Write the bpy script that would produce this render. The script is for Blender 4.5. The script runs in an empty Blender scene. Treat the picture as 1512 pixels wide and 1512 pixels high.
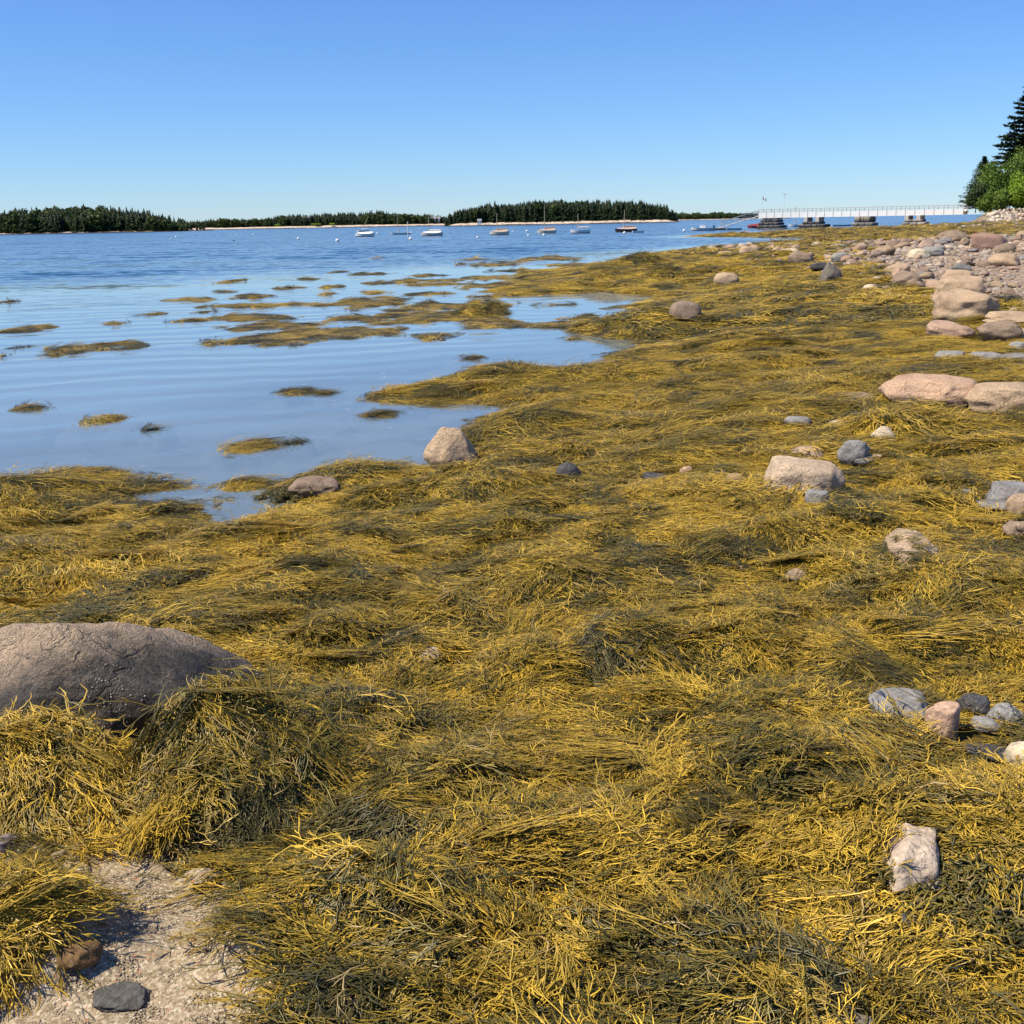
import bpy, math, random
import numpy as np
from mathutils import Matrix, Vector

R = math.radians
sc = bpy.context.scene
COL = sc.collection

# ------------------------------------------------------------------ camera
H = 2.2
F = 1650.0
PITCH = math.atan(427.5 / F)
ROLL = R(1.03)
_f = np.array([0, math.cos(PITCH), -math.sin(PITCH)])
_u0 = np.array([0, math.sin(PITCH), math.cos(PITCH)])
_r0 = np.array([1.0, 0, 0])
_u = _u0 * math.cos(ROLL) + _r0 * math.sin(ROLL)
_r = _r0 * math.cos(ROLL) - _u0 * math.sin(ROLL)
cam_d = bpy.data.cameras.new('camera')
cam = bpy.data.objects.new('camera', cam_d)
COL.objects.link(cam)
M = Matrix(((_r[0], _u[0], -_f[0], 0), (_r[1], _u[1], -_f[1], 0), (_r[2], _u[2], -_f[2], H), (0, 0, 0, 1)))
cam.matrix_world = M
cam_d.sensor_width = 36
cam_d.lens = 36 * F / 1512
cam_d.clip_start = 0.05
cam_d.clip_end = 30000
sc.camera = cam

# ------------------------------------------------------------------ light
SUN_AZ = -108.0
SUN_EL = 56.0
world = bpy.data.worlds.new('World')
sc.world = world
world.use_nodes = True
wn = world.node_tree
wn.nodes.clear()
sky = wn.nodes.new('ShaderNodeTexSky')
sky.sky_type = 'NISHITA'
sky.sun_disc = False
sky.sun_elevation = R(SUN_EL)
sky.sun_rotation = R(SUN_AZ % 360)
sky.altitude = 0
sky.air_density = 1.0
sky.dust_density = 0.0
sky.ozone_density = 10.0
hsv = wn.nodes.new('ShaderNodeMix')          # the phone's colour balance of the whole sky
hsv.data_type = 'RGBA'; hsv.blend_type = 'MULTIPLY'; hsv.inputs[0].default_value = 1.0
hsv.inputs[7].default_value = (0.67, 0.80, 0.985, 1)
bg = wn.nodes.new('ShaderNodeBackground')
bg.inputs['Strength'].default_value = 0.118
wo = wn.nodes.new('ShaderNodeOutputWorld')
wn.links.new(sky.outputs[0], hsv.inputs[6])
wn.links.new(hsv.outputs[2], bg.inputs['Color'])
wn.links.new(bg.outputs[0], wo.inputs['Surface'])
sl = bpy.data.lights.new('sun', 'SUN')
sl.energy = 5.0
sl.angle = R(0.55)
sl.color = (1.0, 0.875, 0.67)
sun = bpy.data.objects.new('sun', sl)
COL.objects.link(sun)
sd = Vector((math.sin(R(SUN_AZ)) * math.cos(R(SUN_EL)), math.cos(R(SUN_AZ)) * math.cos(R(SUN_EL)), math.sin(R(SUN_EL))))
sun.rotation_euler = sd.to_track_quat('Z', 'Y').to_euler()
sc.view_settings.view_transform = 'Standard'
sc.view_settings.look = 'None'
sc.view_settings.gamma = 1
sc.view_settings.use_curve_mapping = False
sc.view_settings.exposure = 0.36
sc.render.engine = 'CYCLES'
sc.cycles.max_bounces = 6
sc.cycles.transparent_max_bounces = 8
sc.cycles.caustics_reflective = False
sc.cycles.caustics_refractive = False

# ------------------------------------------------------------------ maths helpers
def _h(ix, iy, iz, s):
    with np.errstate(over='ignore'):
        n = (ix.astype(np.uint32) * np.uint32(374761393) + iy.astype(np.uint32) * np.uint32(668265263)
             + iz.astype(np.uint32) * np.uint32(2147483647) + np.uint32((s * 144665 + 1013904223) & 0xffffffff))
        n = (n ^ (n >> np.uint32(13))) * np.uint32(1274126177)
        n = n ^ (n >> np.uint32(16))
        n = (n * np.uint32(2246822519)) ^ (n >> np.uint32(11))
    return (n & np.uint32(0xffffff)).astype(np.float64) / float(0xffffff) * 2 - 1

def vn(x, y, z=0.0, s=0):
    x, y, z = np.broadcast_arrays(np.asarray(x, float), np.asarray(y, float), np.asarray(z, float))
    xi, yi, zi = np.floor(x), np.floor(y), np.floor(z)
    fx, fy, fz = x - xi, y - yi, z - zi
    fx, fy, fz = [t * t * t * (t * (t * 6 - 15) + 10) for t in (fx, fy, fz)]
    xi, yi, zi = xi.astype(np.int64), yi.astype(np.int64), zi.astype(np.int64)
    def c(a, b, d): return _h(xi + a, yi + b, zi + d, s)
    def L(a, b, t): return a + (b - a) * t
    return L(L(L(c(0,0,0), c(1,0,0), fx), L(c(0,1,0), c(1,1,0), fx), fy),
             L(L(c(0,0,1), c(1,0,1), fx), L(c(0,1,1), c(1,1,1), fx), fy), fz)

def fbm(x, y, z=0.0, s=0, o=4):
    r, a = 0, 1.0
    for k in range(o):
        r = r + a * vn(x * 2**k, y * 2**k, z * 2**k, s + k * 7)
        a *= 0.5
    return r

def sstep(t):
    t = np.clip(t, 0, 1)
    return t * t * (3 - 2 * t)

def ray(px, py):
    px, py = np.asarray(px, float), np.asarray(py, float)
    a = (px - 756) / F
    b = (756 - py) / F
    return _f[None, :] + a[:, None] * _r[None, :] + b[:, None] * _u[None, :]

def plane(px, py, z=0.0):
    d = ray(px, py)
    t = (H - z) / np.maximum(-d[:, 2], 1e-6)
    return d[:, 0] * t, d[:, 1] * t

def hor(px): return 328.5 - math.tan(ROLL) * (px - 756)
def atY(px, py, Y):
    d = ray([px], [py])[0]
    t = Y / d[1]
    return Vector((d[0] * t, Y, H + d[2] * t))

# ------------------------------------------------------------------ shoreline
shore_px = [(-60,709),(0,706),(60,694),(150,693),(190,704),(280,713),(288,721),(225,734),(235,741),(305,742),(312,757),
 (340,767),(385,756),(415,736),(440,706),(500,690),(560,688),(640,686),(685,650),(690,636),(705,622),(748,605),(700,597),(617,606),(587,599),
 (560,592),(538,592),(545,581),(593,572),(631,569),(676,555),(721,543),(765,545),(820,547),(845,556),(869,552),(903,548),(918,538),
 (889,528),(920,519),(972,503),(937,499),(913,488),(905,480),(924,476),(961,471),(958,464),(899,454),(965,447),(985,437),(961,436),(927,436),
 (893,431),(824,435),(755,436),(720,429),(765,422),(755,410),(779,401),(824,397),(865,392),(910,383),(955,374),(1000,370),(1100,363.5),
 (1160,360.5),(1230,357.5),(1290,354),(1330,353)]
sx, sy = plane(*zip(*shore_px))
main_poly = np.array([(-60, -5), (-14, 5.5)] + list(zip(sx, sy)) + [(60, 118), (90, 128), (400, 140), (400, -60), (-60, -60)])
spit_px = [(1395,353),(1330,352.5),(1260,352.8),(1200,351.5),(1120,350.5),(1060,350),(1015,349.3),(1040,347.5),(1100,345.8),(1150,342),(1195,338.6),(1250,337.3),(1290,337)]
tx, ty = plane(*zip(*spit_px))
spit_poly = np.array([(400, 132), (110, 134)] + list(zip(tx, ty)) + [(82, 212), (92, 224), (106, 250), (140, 300), (400, 330)])

def sdist(X, Y, poly):
    X = np.asarray(X, float); Y = np.asarray(Y, float)
    best = np.full(X.shape, 1e18)
    inside = np.zeros(X.shape, bool)
    n = len(poly)
    for i in range(n):
        ax, ay = poly[i]; bx, by = poly[(i + 1) % n]
        dx, dy = bx - ax, by - ay
        t = np.clip(((X - ax) * dx + (Y - ay) * dy) / (dx * dx + dy * dy + 1e-12), 0, 1)
        d = (X - ax - t * dx)**2 + (Y - ay - t * dy)**2
        best = np.minimum(best, d)
        cond = ((ay > Y) != (by > Y))
        with np.errstate(divide='ignore', invalid='ignore'):
            xi = (bx - ax) * (Y - ay) / (by - ay + 1e-15) + ax
        inside ^= cond & (X < xi)
    d = np.sqrt(best)
    return np.where(inside, d, -d)

# weed banks that just break the surface: centre px, centre row, half width, half height, (crest height)
isles_px = [(10,446,14,2),(30,488,42,6.5),(122,514,78,9.5),(3,526,7,2),(41,604,20,4),(150,619,28,5.5),(227,633,13,4),(167,478,18,2),
 (228,464,20,2.2),(282,443,36,3.2),(284,473,28,3),(303,461,14,2),(340,416,14,2.5),(371,438,30,3),(375,451,56,4),(378,469,54,5.5),
 (395,481,52,7),(406,502,82,9),(470,490,58,9),(440,578,24,4.5),(476,581,14,2.5),(375,658,43,10),(435,653,13,3),(562,612,24,4.5),
 (695,530,20,4.5),(638,498,33,5.5),(550,432,23,2.2),(628,434,36,2.2),(717,438,26,2),(545,448,66,7),(625,454,60,5),(720,452,100,5),
 (600,469,130,9),(714,476,46,10),(772,480,62,5),(880,480,80,5.5),(528,491,62,8),(842,501,18,2),(865,466,16,2.2),(856,471,32,2),
 (500,402,14,1.4),(550,404,32,1.8),(628,407,32,2),(562,418,42,2),(640,414,56,2.4),(638,420,50,1.6),(714,410,36,3.6),(493,423,18,2),
 (483,434,12,1.5),(727,390,42,2),(810,381,48,3.6),(838,391,28,3),(780,400,50,2.5),(772,421,62,6),(380,714,47,7.5),(560,381,10,.8),(700,383,22,1.2),(760,387,20,1.2),(455,412,22,1.3),(420,426,26,1.5),(330,431,22,1.5),(1180,355.5,60,.8)]
isles = []
for i, (cx, cy, hw, hh) in enumerate(isles_px):
    x, y = plane([cx - hw, cx + hw, cx, cx], [cy - math.tan(ROLL) * -hw * 1, cy - math.tan(ROLL) * hw, cy - hh, cy + hh])
    px_, py_ = plane([cx], [cy])
    isles.append((px_[0], py_[0], abs(x[1] - x[0]) / 2, abs(y[2] - y[3]) / 2, 0.024))

def isle_field(X, Y, z):
    for ii, (cx, cy, a, b, h) in enumerate(isles):
        m = (np.abs(X - cx) < a * 1.8) & (np.abs(Y - cy) < b * 1.8)
        if not m.any(): continue
        uu, vv_ = (X[m] - cx) / a, (Y[m] - cy) / b
        k_ = max(1.0, a / b * .6)
        r = np.sqrt(uu**2 + vv_**2) + .10 + .50 * vn(uu * 1.6 + ii * 3.1, vv_ * 1.3, 0, 41) + .34 * vn(uu * 4.5 + ii, vv_ * 2.4, 0, 42) + .26 * vn(uu * 12, vv_ * 5, 0, 43)
        zz = np.where(r < 1, h * np.sqrt(np.maximum(0, 1 - r)) * 1.3 + 0.004, -0.25 * (r - 1) * min(a, b))
        z[m] = np.maximum(z[m], np.maximum(zz, -0.4))
    return z

# hand placed weed mounds: px, row, radius along x, radius along y, height  (row = their foot on the shore)
mound_px = [(770, 640, .5, .4, .16), (900, 560, .9, .8, .12), (720, 484, .62, .6, .36), (945, 396, .9, 1.0, .5), (1000, 410, .9, 1.0, .2), (900, 402, .8, .8, .2), (890, 412, .8, .8, .2),
            (940, 485, 1.3, 1.2, .30), (700, 735, .45, .3, .12), (860, 870, .34, .28, .10), (1210, 800, .4, .22, .10), (1330, 640, .45, .4, .14),
            (520, 715, .5, .3, .12), (1030, 460, .7, .7, .15), (1100, 545, .8, .6, .12), (740, 560, .8, .6, .1), (1440, 1290, .34, .2, .12),
            (650, 1190, .22, .16, .09), (540, 1080, .25, .18, .08), (950, 980, .35, .25, .09), (1330, 1240, .2, .15, .05), (60, 1420, .25, .16, .10),
            (500, 1390, .32, .2, .10), (880, 1270, .3, .2, .08), (1120, 1150, .3, .2, .08), (1420, 900, .4, .3, .1), (150, 840, .5, .3, .06)]
pools = [(-10, 764, .5, .36, .30), (60, 880, .34, .18, .14), (250, 735, .3, .16, .12), (190, 835, .25, .14, .08), (720, 567, .5, .2, .1), (925, 568, .3, .25, .07), (700, 612, .5, .2, .05)]

def base_h(X, Y):
    X = np.asarray(X, float); Y = np.asarray(Y, float)
    d1 = sdist(X, Y, main_poly)
    ed = (vn(X * 1.3, Y * 1.3, 0, 5) + 0.5 * vn(X * 4, Y * 4, 0, 6)) * np.clip(Y / 60, 0.08, 0.5)
    d1 = d1 + ed * np.exp(-np.abs(d1) / 2.0)
    d2 = sdist(X, Y, spit_poly) + ed * 1.5
    s = 0.066 + 0.024 * sstep((Y - 11) / 20) - 0.045 * sstep((Y - 40) / 25)
    zc = 1.5
    zl = zc * (1 - np.exp(-np.maximum(d1, 0) * s / zc))
    z1 = np.where(d1 > 0, zl, np.maximum(d1 * 0.10, -0.35) + np.minimum(0, (d1 + 3.5) * 0.04))
    z1 = z1 + 0.5 * sstep((X - 42) / 25) * sstep((Y - 45) / 20) * (d1 > 0)
    cap = 0.10 + 0.040 * np.maximum(0, X - 63) 
    z2 = np.where(d2 > 0, np.minimum(d2 * 0.04, np.minimum(cap, 1.3)), d2 * 0.08)
    z = np.maximum(z1, z2)
    z = np.maximum(z, -6)
    bank = sstep((X - .398 * Y - vn(X * .3, Y * .3, 0, 9)) / 6) * sstep((Y - 188) / 15) * 2.35
    return z + bank, np.maximum(d1, d2)

_mw = []
def ground_h(X, Y, full=False):
    """height of the shore incl. the weed mat's pillows"""
    X = np.asarray(X, float); Y = np.asarray(Y, float)
    shp = X.shape
    X = X.ravel(); Y = Y.ravel()
    z, d = base_h(X, Y)
    z = isle_field(X, Y, z)
    amp = sstep(d / np.clip(Y * 0.12, .8, 5.0)) * weed_mask(X, Y, z, d)
    fb = sstep((Y - 9) / 14)
    wx = X + 0.25 * vn(X * 1.1, Y * 1.1, 0, 11); wy = Y + 0.25 * vn(X * 1.1, Y * 1.1, 0, 12)
    n1 = np.abs(vn(wx * 1.9, wy * 2.2, 0, 13)); n2 = np.abs(vn(wx * 4.3, wy * 4.8, 0, 14)); n3 = np.abs(vn(wx * .75, wy * .85, 0, 15))
    z = z + amp * ((0.10 * n1 + 0.045 * n2 - 0.02) * (1 - fb) + (.17 * n3 + .08 * n1 - .03) * fb)
    for (mx, my, a, b, h) in _mw:
        m = (np.abs(X - mx) < a * 3) & (np.abs(Y - my) < b * 3)
        if m.any():
            r2 = ((X[m] - mx) / a)**2 + ((Y[m] - my) / b)**2
            z[m] += h * np.exp(-r2 ** 1.3 * 0.9)
    for (mx, my, a, b, h) in _pw:
        m = (np.abs(X - mx) < a * 3) & (np.abs(Y - my) < b * 3)
        if m.any():
            r2 = ((X[m] - mx) / a)**2 + ((Y[m] - my) / b)**2
            z[m] -= h * np.exp(-r2 ** 2)
    if full: return z.reshape(shp), d.reshape(shp)
    return z.reshape(shp)

# masks -------------------------------------------------------------
def in_poly(X, Y, poly): return sdist(X, Y, np.array(poly))
_pw = []
sand_w = None
cob_w = None
def weed_mask(X, Y, z, d):
    m = np.ones(X.shape)
    if sand_w is not None:
        e = 0.05 * vn(X * 9, Y * 9, 0, 21)
        m = m * (1 - sstep((sdist(X, Y, sand_w) + e + 0.02) / 0.08))
    if cob_w is not None:
        dd = sdist(X, Y, cob_w) + vn(X * .35, Y * .3, 0, 22) * np.clip(Y * .05, .5, 4) + vn(X * 1.3, Y * .9, 0, 23) * np.clip(Y * .03, .3, 2)
        m = m * (1 - sstep(dd / 1.2 + 0.3))
    return m

def gpt(px, py, it=60, fn=None):
    """world point where the picture ray meets the ground"""
    fn = fn or (lambda x, y: base_h(x, y)[0])
    px = np.atleast_1d(np.asarray(px, float)); py = np.atleast_1d(np.asarray(py, float))
    d = ray(px, py)
    z = np.full(px.shape, 0.2)
    for _ in range(it):
        t = (H - z) / np.maximum(-d[:, 2], 2e-3)
        t = np.minimum(t, 400)
        X, Y = d[:, 0] * t, d[:, 1] * t
        z = z * 0.6 + 0.4 * np.minimum(fn(X, Y), 2.15)
    return X, Y, z

def polyw(pts):
    X, Y, _ = gpt(*zip(*pts))
    return np.array(list(zip(X, Y)))
_s = polyw([(-160,1262),(0,1255),(60,1285),(120,1275),(180,1262),(270,1258),(292,1300),(392,1325),(335,1370),(345,1425),(415,1450),(425,1520),(420,1700),(-160,1700),(-160,1500),(0,1500),(95,1462),(150,1410),(150,1365),(100,1330),(0,1318),(-160,1318)])
_c = polyw([(1215,372),(1262,392),(1340,424),(1400,432),(1450,448),(1512,468),(1620,500),(1900,560)])
_c = np.vstack([_c, [(120, 20), (160, 100), (100, 112), (46, 108)], polyw([(1300,356),(1240,364)])])
sand_w, cob_w = _s, _c
for (cx, cy, a, b, h) in mound_px:
    X, Y, z = gpt([cx], [cy])
    _mw.append((X[0], Y[0], a, b, h))
_mw += [(-1.02, 3.50, .20, .20, .27), (-1.27, 3.42, .2, .16, .07), (-1.55, 3.42, .20, .17, .14), (-.74, 3.42, .16, .18, .17), (-1.85, 3.45, .3, .18, .15)]
for (cx, cy, a, b, h) in pools:
    X, Y, z = gpt([cx], [cy])
    _pw.append((X[0], Y[0], a, b, h))

# ------------------------------------------------------------------ object helpers
def mesh_np(name, V, Fc, mats, uvattrs=None, smooth=False, mi=None):
    """V (n,3); Fc: array (m,3) or (m,4) or list of such arrays"""
    me = bpy.data.meshes.new(name)
    if not isinstance(Fc, list): Fc = [Fc]
    Fc = [np.asarray(f, np.int32) for f in Fc if len(f)]
    V = np.asarray(V, np.float32)
    me.vertices.add(len(V)); me.vertices.foreach_set('co', V.ravel())
    nl = sum(f.size for f in Fc); npoly = sum(len(f) for f in Fc)
    me.loops.add(nl); me.polygons.add(npoly)
    me.loops.foreach_set('vertex_index', np.concatenate([f.ravel() for f in Fc]))
    ls = []; o = 0
    for f in Fc:
        ls.append(o + np.arange(len(f)) * f.shape[1]); o += f.size
    me.polygons.foreach_set('loop_start', np.concatenate(ls).astype(np.int32))
    if mi is not None: me.polygons.foreach_set('material_index', np.asarray(mi, np.int32))
    for m in (mats if isinstance(mats, (list, tuple)) else [mats]): me.materials.append(m)
    me.update(calc_edges=True)
    me.validate()
    if smooth: me.polygons.foreach_set('use_smooth', np.ones(len(me.polygons), bool))
    else: me.polygons.foreach_set('use_smooth', np.zeros(len(me.polygons), bool))
    for k, v in (uvattrs or {}).items():
        v = np.asarray(v, np.float32)
        if v.ndim == 1:
            a = me.attributes.new(k, 'FLOAT', 'POINT'); a.data.foreach_set('value', v)
        else:
            a = me.attributes.new(k, 'FLOAT_COLOR', 'POINT')
            if v.shape[1] == 3: v = np.hstack([v, np.ones((len(v), 1), np.float32)])
            a.data.foreach_set('color', v.ravel())
    return me

def link(name, data, parent=None, loc=None, rot=None, label=None, cat=None, group=None, kind=None, color=None):
    o = bpy.data.objects.new(name, data)
    COL.objects.link(o)
    if parent: o.parent = parent
    if loc is not None: o.location = loc
    if rot is not None: o.rotation_euler = rot
    if label: o['label'] = label
    if cat: o['category'] = cat
    if group: o['group'] = group
    if kind: o['kind'] = kind
    if color: o.color = (*color, 1)
    return o

class MB:
    def __init__(s): s.v = []; s.f = []
    def add(s, vs, fs):
        o = len(s.v); s.v += [tuple(v) for v in vs]; s.f += [tuple(i + o for i in f) for f in fs]
    def box(s, x0, x1, y0, y1, z0, z1, T=None):
        vs = [Vector((x, y, z)) for z in (z0, z1) for y in (y0, y1) for x in (x0, x1)]
        if T is not None: vs = [T @ v for v in vs]
        s.add(vs, [(0,2,3,1),(4,5,7,6),(0,1,5,4),(2,6,7,3),(0,4,6,2),(1,3,7,5)])
    def bar(s, a, b, r, n=6, r2=None):
        a, b = Vector(a), Vector(b); r2 = r if r2 is None else r2
        q = (b - a).to_track_quat('Z', 'Y')
        vs = []
        for p, rr in ((a, r), (b, r2)):
            for k in range(n):
                an = 2 * math.pi * (k + .5) / n
                vs.append(p + q @ Vector((math.cos(an) * rr, math.sin(an) * rr, 0)))
        s.add(vs, [(k, (k + 1) % n, n + (k + 1) % n, n + k) for k in range(n)] + [tuple(range(n - 1, -1, -1)), tuple(range(n, 2 * n))])
    def mesh(s, name, mat, smooth=False):
        me = bpy.data.meshes.new(name); me.from_pydata(s.v, [], s.f); me.materials.append(mat); me.update()
        if smooth: me.polygons.foreach_set('use_smooth', [True] * len(me.polygons))
        return me

# ------------------------------------------------------------------ materials
class NT:
    def __init__(s, name):
        s.m = bpy.data.materials.new(name); s.m.use_nodes = True
        s.t = s.m.node_tree; s.t.nodes.clear()
        s.out = s.n('ShaderNodeOutputMaterial')
    def n(s, t, **k):
        nd = s.t.nodes.new(t)
        for a, b in k.items(): setattr(nd, a, b)
        return nd
    def l(s, a, b): s.t.links.new(a, b)
    def val(s, sock, v):
        if isinstance(v, (int, float)): sock.default_value = v
        elif isinstance(v, (tuple, list)): sock.default_value = (*v, 1) if len(v) == 3 and len(sock.default_value) == 4 else v
        else: s.l(v, sock)
    def pos(s): return s.n('ShaderNodeNewGeometry').outputs['Position']
    def obj(s): return s.n('ShaderNodeTexCoord').outputs['Object']
    def attr(s, name, typ='GEOMETRY', o='Fac'):
        a = s.n('ShaderNodeAttribute', attribute_name=name, attribute_type=typ); return a.outputs[o]
    def mapv(s, v, scale=(1,1,1), rot=(0,0,0)):
        m = s.n('ShaderNodeMapping'); s.l(v, m.inputs['Vector']); m.inputs['Scale'].default_value = scale; m.inputs['Rotation'].default_value = rot
        return m.outputs[0]
    def noise(s, v, scale, det=3, rough=.55, dist=0):
        n = s.n('ShaderNodeTexNoise'); s.l(v, n.inputs['Vector'])
        n.inputs['Scale'].default_value = scale; n.inputs['Detail'].default_value = det; n.inputs['Roughness'].default_value = rough
        n.inputs['Distortion'].default_value = dist
        return n.outputs['Fac']
    def voro(s, v, scale, feature='F1', o='Distance'):
        n = s.n('ShaderNodeTexVoronoi', feature=feature); s.l(v, n.inputs['Vector']); n.inputs['Scale'].default_value = scale
        return n.outputs[o]
    def ramp(s, f, *st):
        r = s.n('ShaderNodeValToRGB'); e = r.color_ramp.elements
        while len(e) < len(st): e.new(0.5)
        for k, (p, c) in enumerate(st):
            e[k].position = p; e[k].color = (*c, 1) if not isinstance(c, (int, float)) else (c, c, c, 1)
        s.l(f, r.inputs[0]); return r.outputs[0]
    def mix(s, f, a, b, bt='MIX'):
        m = s.n('ShaderNodeMix', data_type='RGBA', blend_type=bt)
        s.val(m.inputs[0], f); s.val(m.inputs[6], a); s.val(m.inputs[7], b); return m.outputs[2]
    def math(s, op, a, b=0.0, c=None, clamp=False):
        m = s.n('ShaderNodeMath', operation=op); m.use_clamp = clamp
        s.val(m.inputs[0], a); s.val(m.inputs[1], b)
        if c is not None: s.val(m.inputs[2], c)
        return m.outputs[0]
    def mr(s, v, a, b, c=0.0, d=1.0):
        m = s.n('ShaderNodeMapRange'); s.l(v, m.inputs[0])
        for i, x in enumerate((a, b, c, d)): m.inputs[i + 1].default_value = x
        return m.outputs[0]
    def bump(s, h, st=.5, dist=.01, nrm=None):
        b = s.n('ShaderNodeBump'); s.val(b.inputs['Strength'], st); b.inputs['Distance'].default_value = dist; s.l(h, b.inputs['Height'])
        if nrm is not None: s.l(nrm, b.inputs['Normal'])
        return b.outputs[0]
    def bsdf(s, col, rough=.8, nrm=None, spec=.5, out=True, **k):
        p = s.n('ShaderNodeBsdfPrincipled'); s.val(p.inputs['Base Color'], col); s.val(p.inputs['Roughness'], rough)
        s.val(p.inputs['Specular IOR Level'], spec)
        if nrm is not None: s.l(nrm, p.inputs['Normal'])
        for a, b in k.items(): s.val(p.inputs[a.replace('_', ' ')], b)
        if out: s.l(p.outputs[0], s.out.inputs['Surface'])
        return p

def simple(name, col, rough=.6, var=.15, **k):
    t = NT(name); o = t.obj()
    n = t.noise(o, 3.0, 4)
    c = t.mix(1.0, col, t.ramp(n, (.3, 1 - var), (.7, 1 + 0 * var)), 'MULTIPLY')
    t.bsdf(c, rough, **k); return t.m

# rockweed ----------------------------------------------------------
GOLD1, GOLD2 = (0.73, 0.50, 0.062), (0.41, 0.285, 0.034)
OLIV1, OLIV2 = (0.19, 0.16, 0.036), (0.085, 0.082, 0.030)
def weed_mat(name):
    t = NT(name)
    tint = t.attr('tint', 'INSTANCER'); sr = t.attr('srnd'); al = t.attr('along')
    f = t.math('ADD', tint, t.math('MULTIPLY', t.math('SUBTRACT', sr, .5), .45))
    f = t.math('ADD', f, t.math('MULTIPLY', t.math('SUBTRACT', al, .5), .22), clamp=True)
    c = t.ramp(f, (0.0, OLIV2), (.33, OLIV1), (.62, GOLD2), (1.0, GOLD1))
    c = t.mix(t.mr(sr, .93, 1.0), c, (.30, .22, .11))
    c = t.mix(1.0, c, t.ramp(t.math('FRACT', t.math('MULTIPLY', sr, 17.3)), (0, .36), (.5, .92), (1, 1.4)), 'MULTIPLY')  # random strand tone, spread wide to paint in sunlit strands and dark gaps
    p = t.bsdf(c, .34, None, .42, out=False)
    tr = t.n('ShaderNodeBsdfTranslucent'); t.l(t.mix(.5, c, GOLD1), tr.inputs['Color'])
    mx = t.n('ShaderNodeMixShader'); mx.inputs[0].default_value = .16
    t.l(p.outputs[0], mx.inputs[1]); t.l(tr.outputs[0], mx.inputs[2]); t.l(mx.outputs[0], t.out.inputs['Surface'])
    return t.m
WEED = weed_mat('rockweed_fronds')

def ground_mat():
    t = NT('shore_ground'); P = t.pos()
    mk = t.n('ShaderNodeAttribute', attribute_name='mask', attribute_type='GEOMETRY')
    sep = t.n('ShaderNodeSeparateColor'); t.l(mk.outputs['Color'], sep.inputs[0])
    weed, cob, grass = sep.outputs[0], sep.outputs[1], sep.outputs[2]
    n1 = t.noise(P, .9, 5); n2 = t.noise(P, 7, 5, .7); n3 = t.noise(P, 60, 3, .7)
    fine = t.voro(P, 130, o='Color')
    fs = t.n('ShaderNodeSeparateColor'); t.l(fine, fs.inputs[0])
    sand = t.ramp(fs.outputs[0], (0, (.19, .145, .09)), (.3, (.32, .255, .165)), (.7, (.39, .315, .21)), (.95, (.54, .47, .35)))
    sand = t.mix(t.mr(n2, .62, .75), sand, (.27, .21, .16))
    sand = t.mix(t.mr(fs.outputs[1], .975, .98), sand, (.40, .20, .12))
    wc = t.ramp(t.math('ADD', t.math('MULTIPLY', n2, .6), t.math('MULTIPLY', n1, .4)), (.36, (.022, .018, .008)), (.5, (.06, .045, .010)), (.62, (.17, .105, .012)))  # weed brown, kept dark so shade in the frond gaps is in the colour
    far = t.ramp(t.noise(t.mapv(P, (1, .5, 1)), 3.0, 6, .7), (.36, (.03, .026, .014)), (.5, (.09, .065, .02)), (.66, (.22, .15, .03)))
    sp = t.n('ShaderNodeSeparateXYZ'); t.l(P, sp.inputs[0])
    wc = t.mix(t.mr(sp.outputs[1], 12, 40), wc, far)
    cb = t.voro(P, 6, o='Color'); cs = t.n('ShaderNodeSeparateColor'); t.l(cb, cs.inputs[0])
    cc = t.ramp(cs.outputs[0], (0, (.15, .12, .10)), (.4, (.30, .23, .17)), (.75, (.38, .28, .20)), (1, (.48, .38, .28)))
    cc = t.mix(t.mr(n2, .5, .68), cc, (.16, .13, .05))
    gr = t.mix(n2, (.06, .09, .025), (.14, .17, .05))
    c = t.mix(weed, sand, wc); c = t.mix(cob, c, cc); c = t.mix(grass, c, gr)
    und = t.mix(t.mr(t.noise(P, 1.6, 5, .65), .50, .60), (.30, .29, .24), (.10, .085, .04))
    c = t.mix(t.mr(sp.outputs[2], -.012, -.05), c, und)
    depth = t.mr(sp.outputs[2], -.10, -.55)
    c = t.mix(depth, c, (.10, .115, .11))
    hgt = t.math('ADD', t.math('MULTIPLY', fs.outputs[0], .35), t.math('ADD', n3, n2))
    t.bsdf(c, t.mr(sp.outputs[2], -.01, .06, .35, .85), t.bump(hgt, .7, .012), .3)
    return t.m

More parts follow.
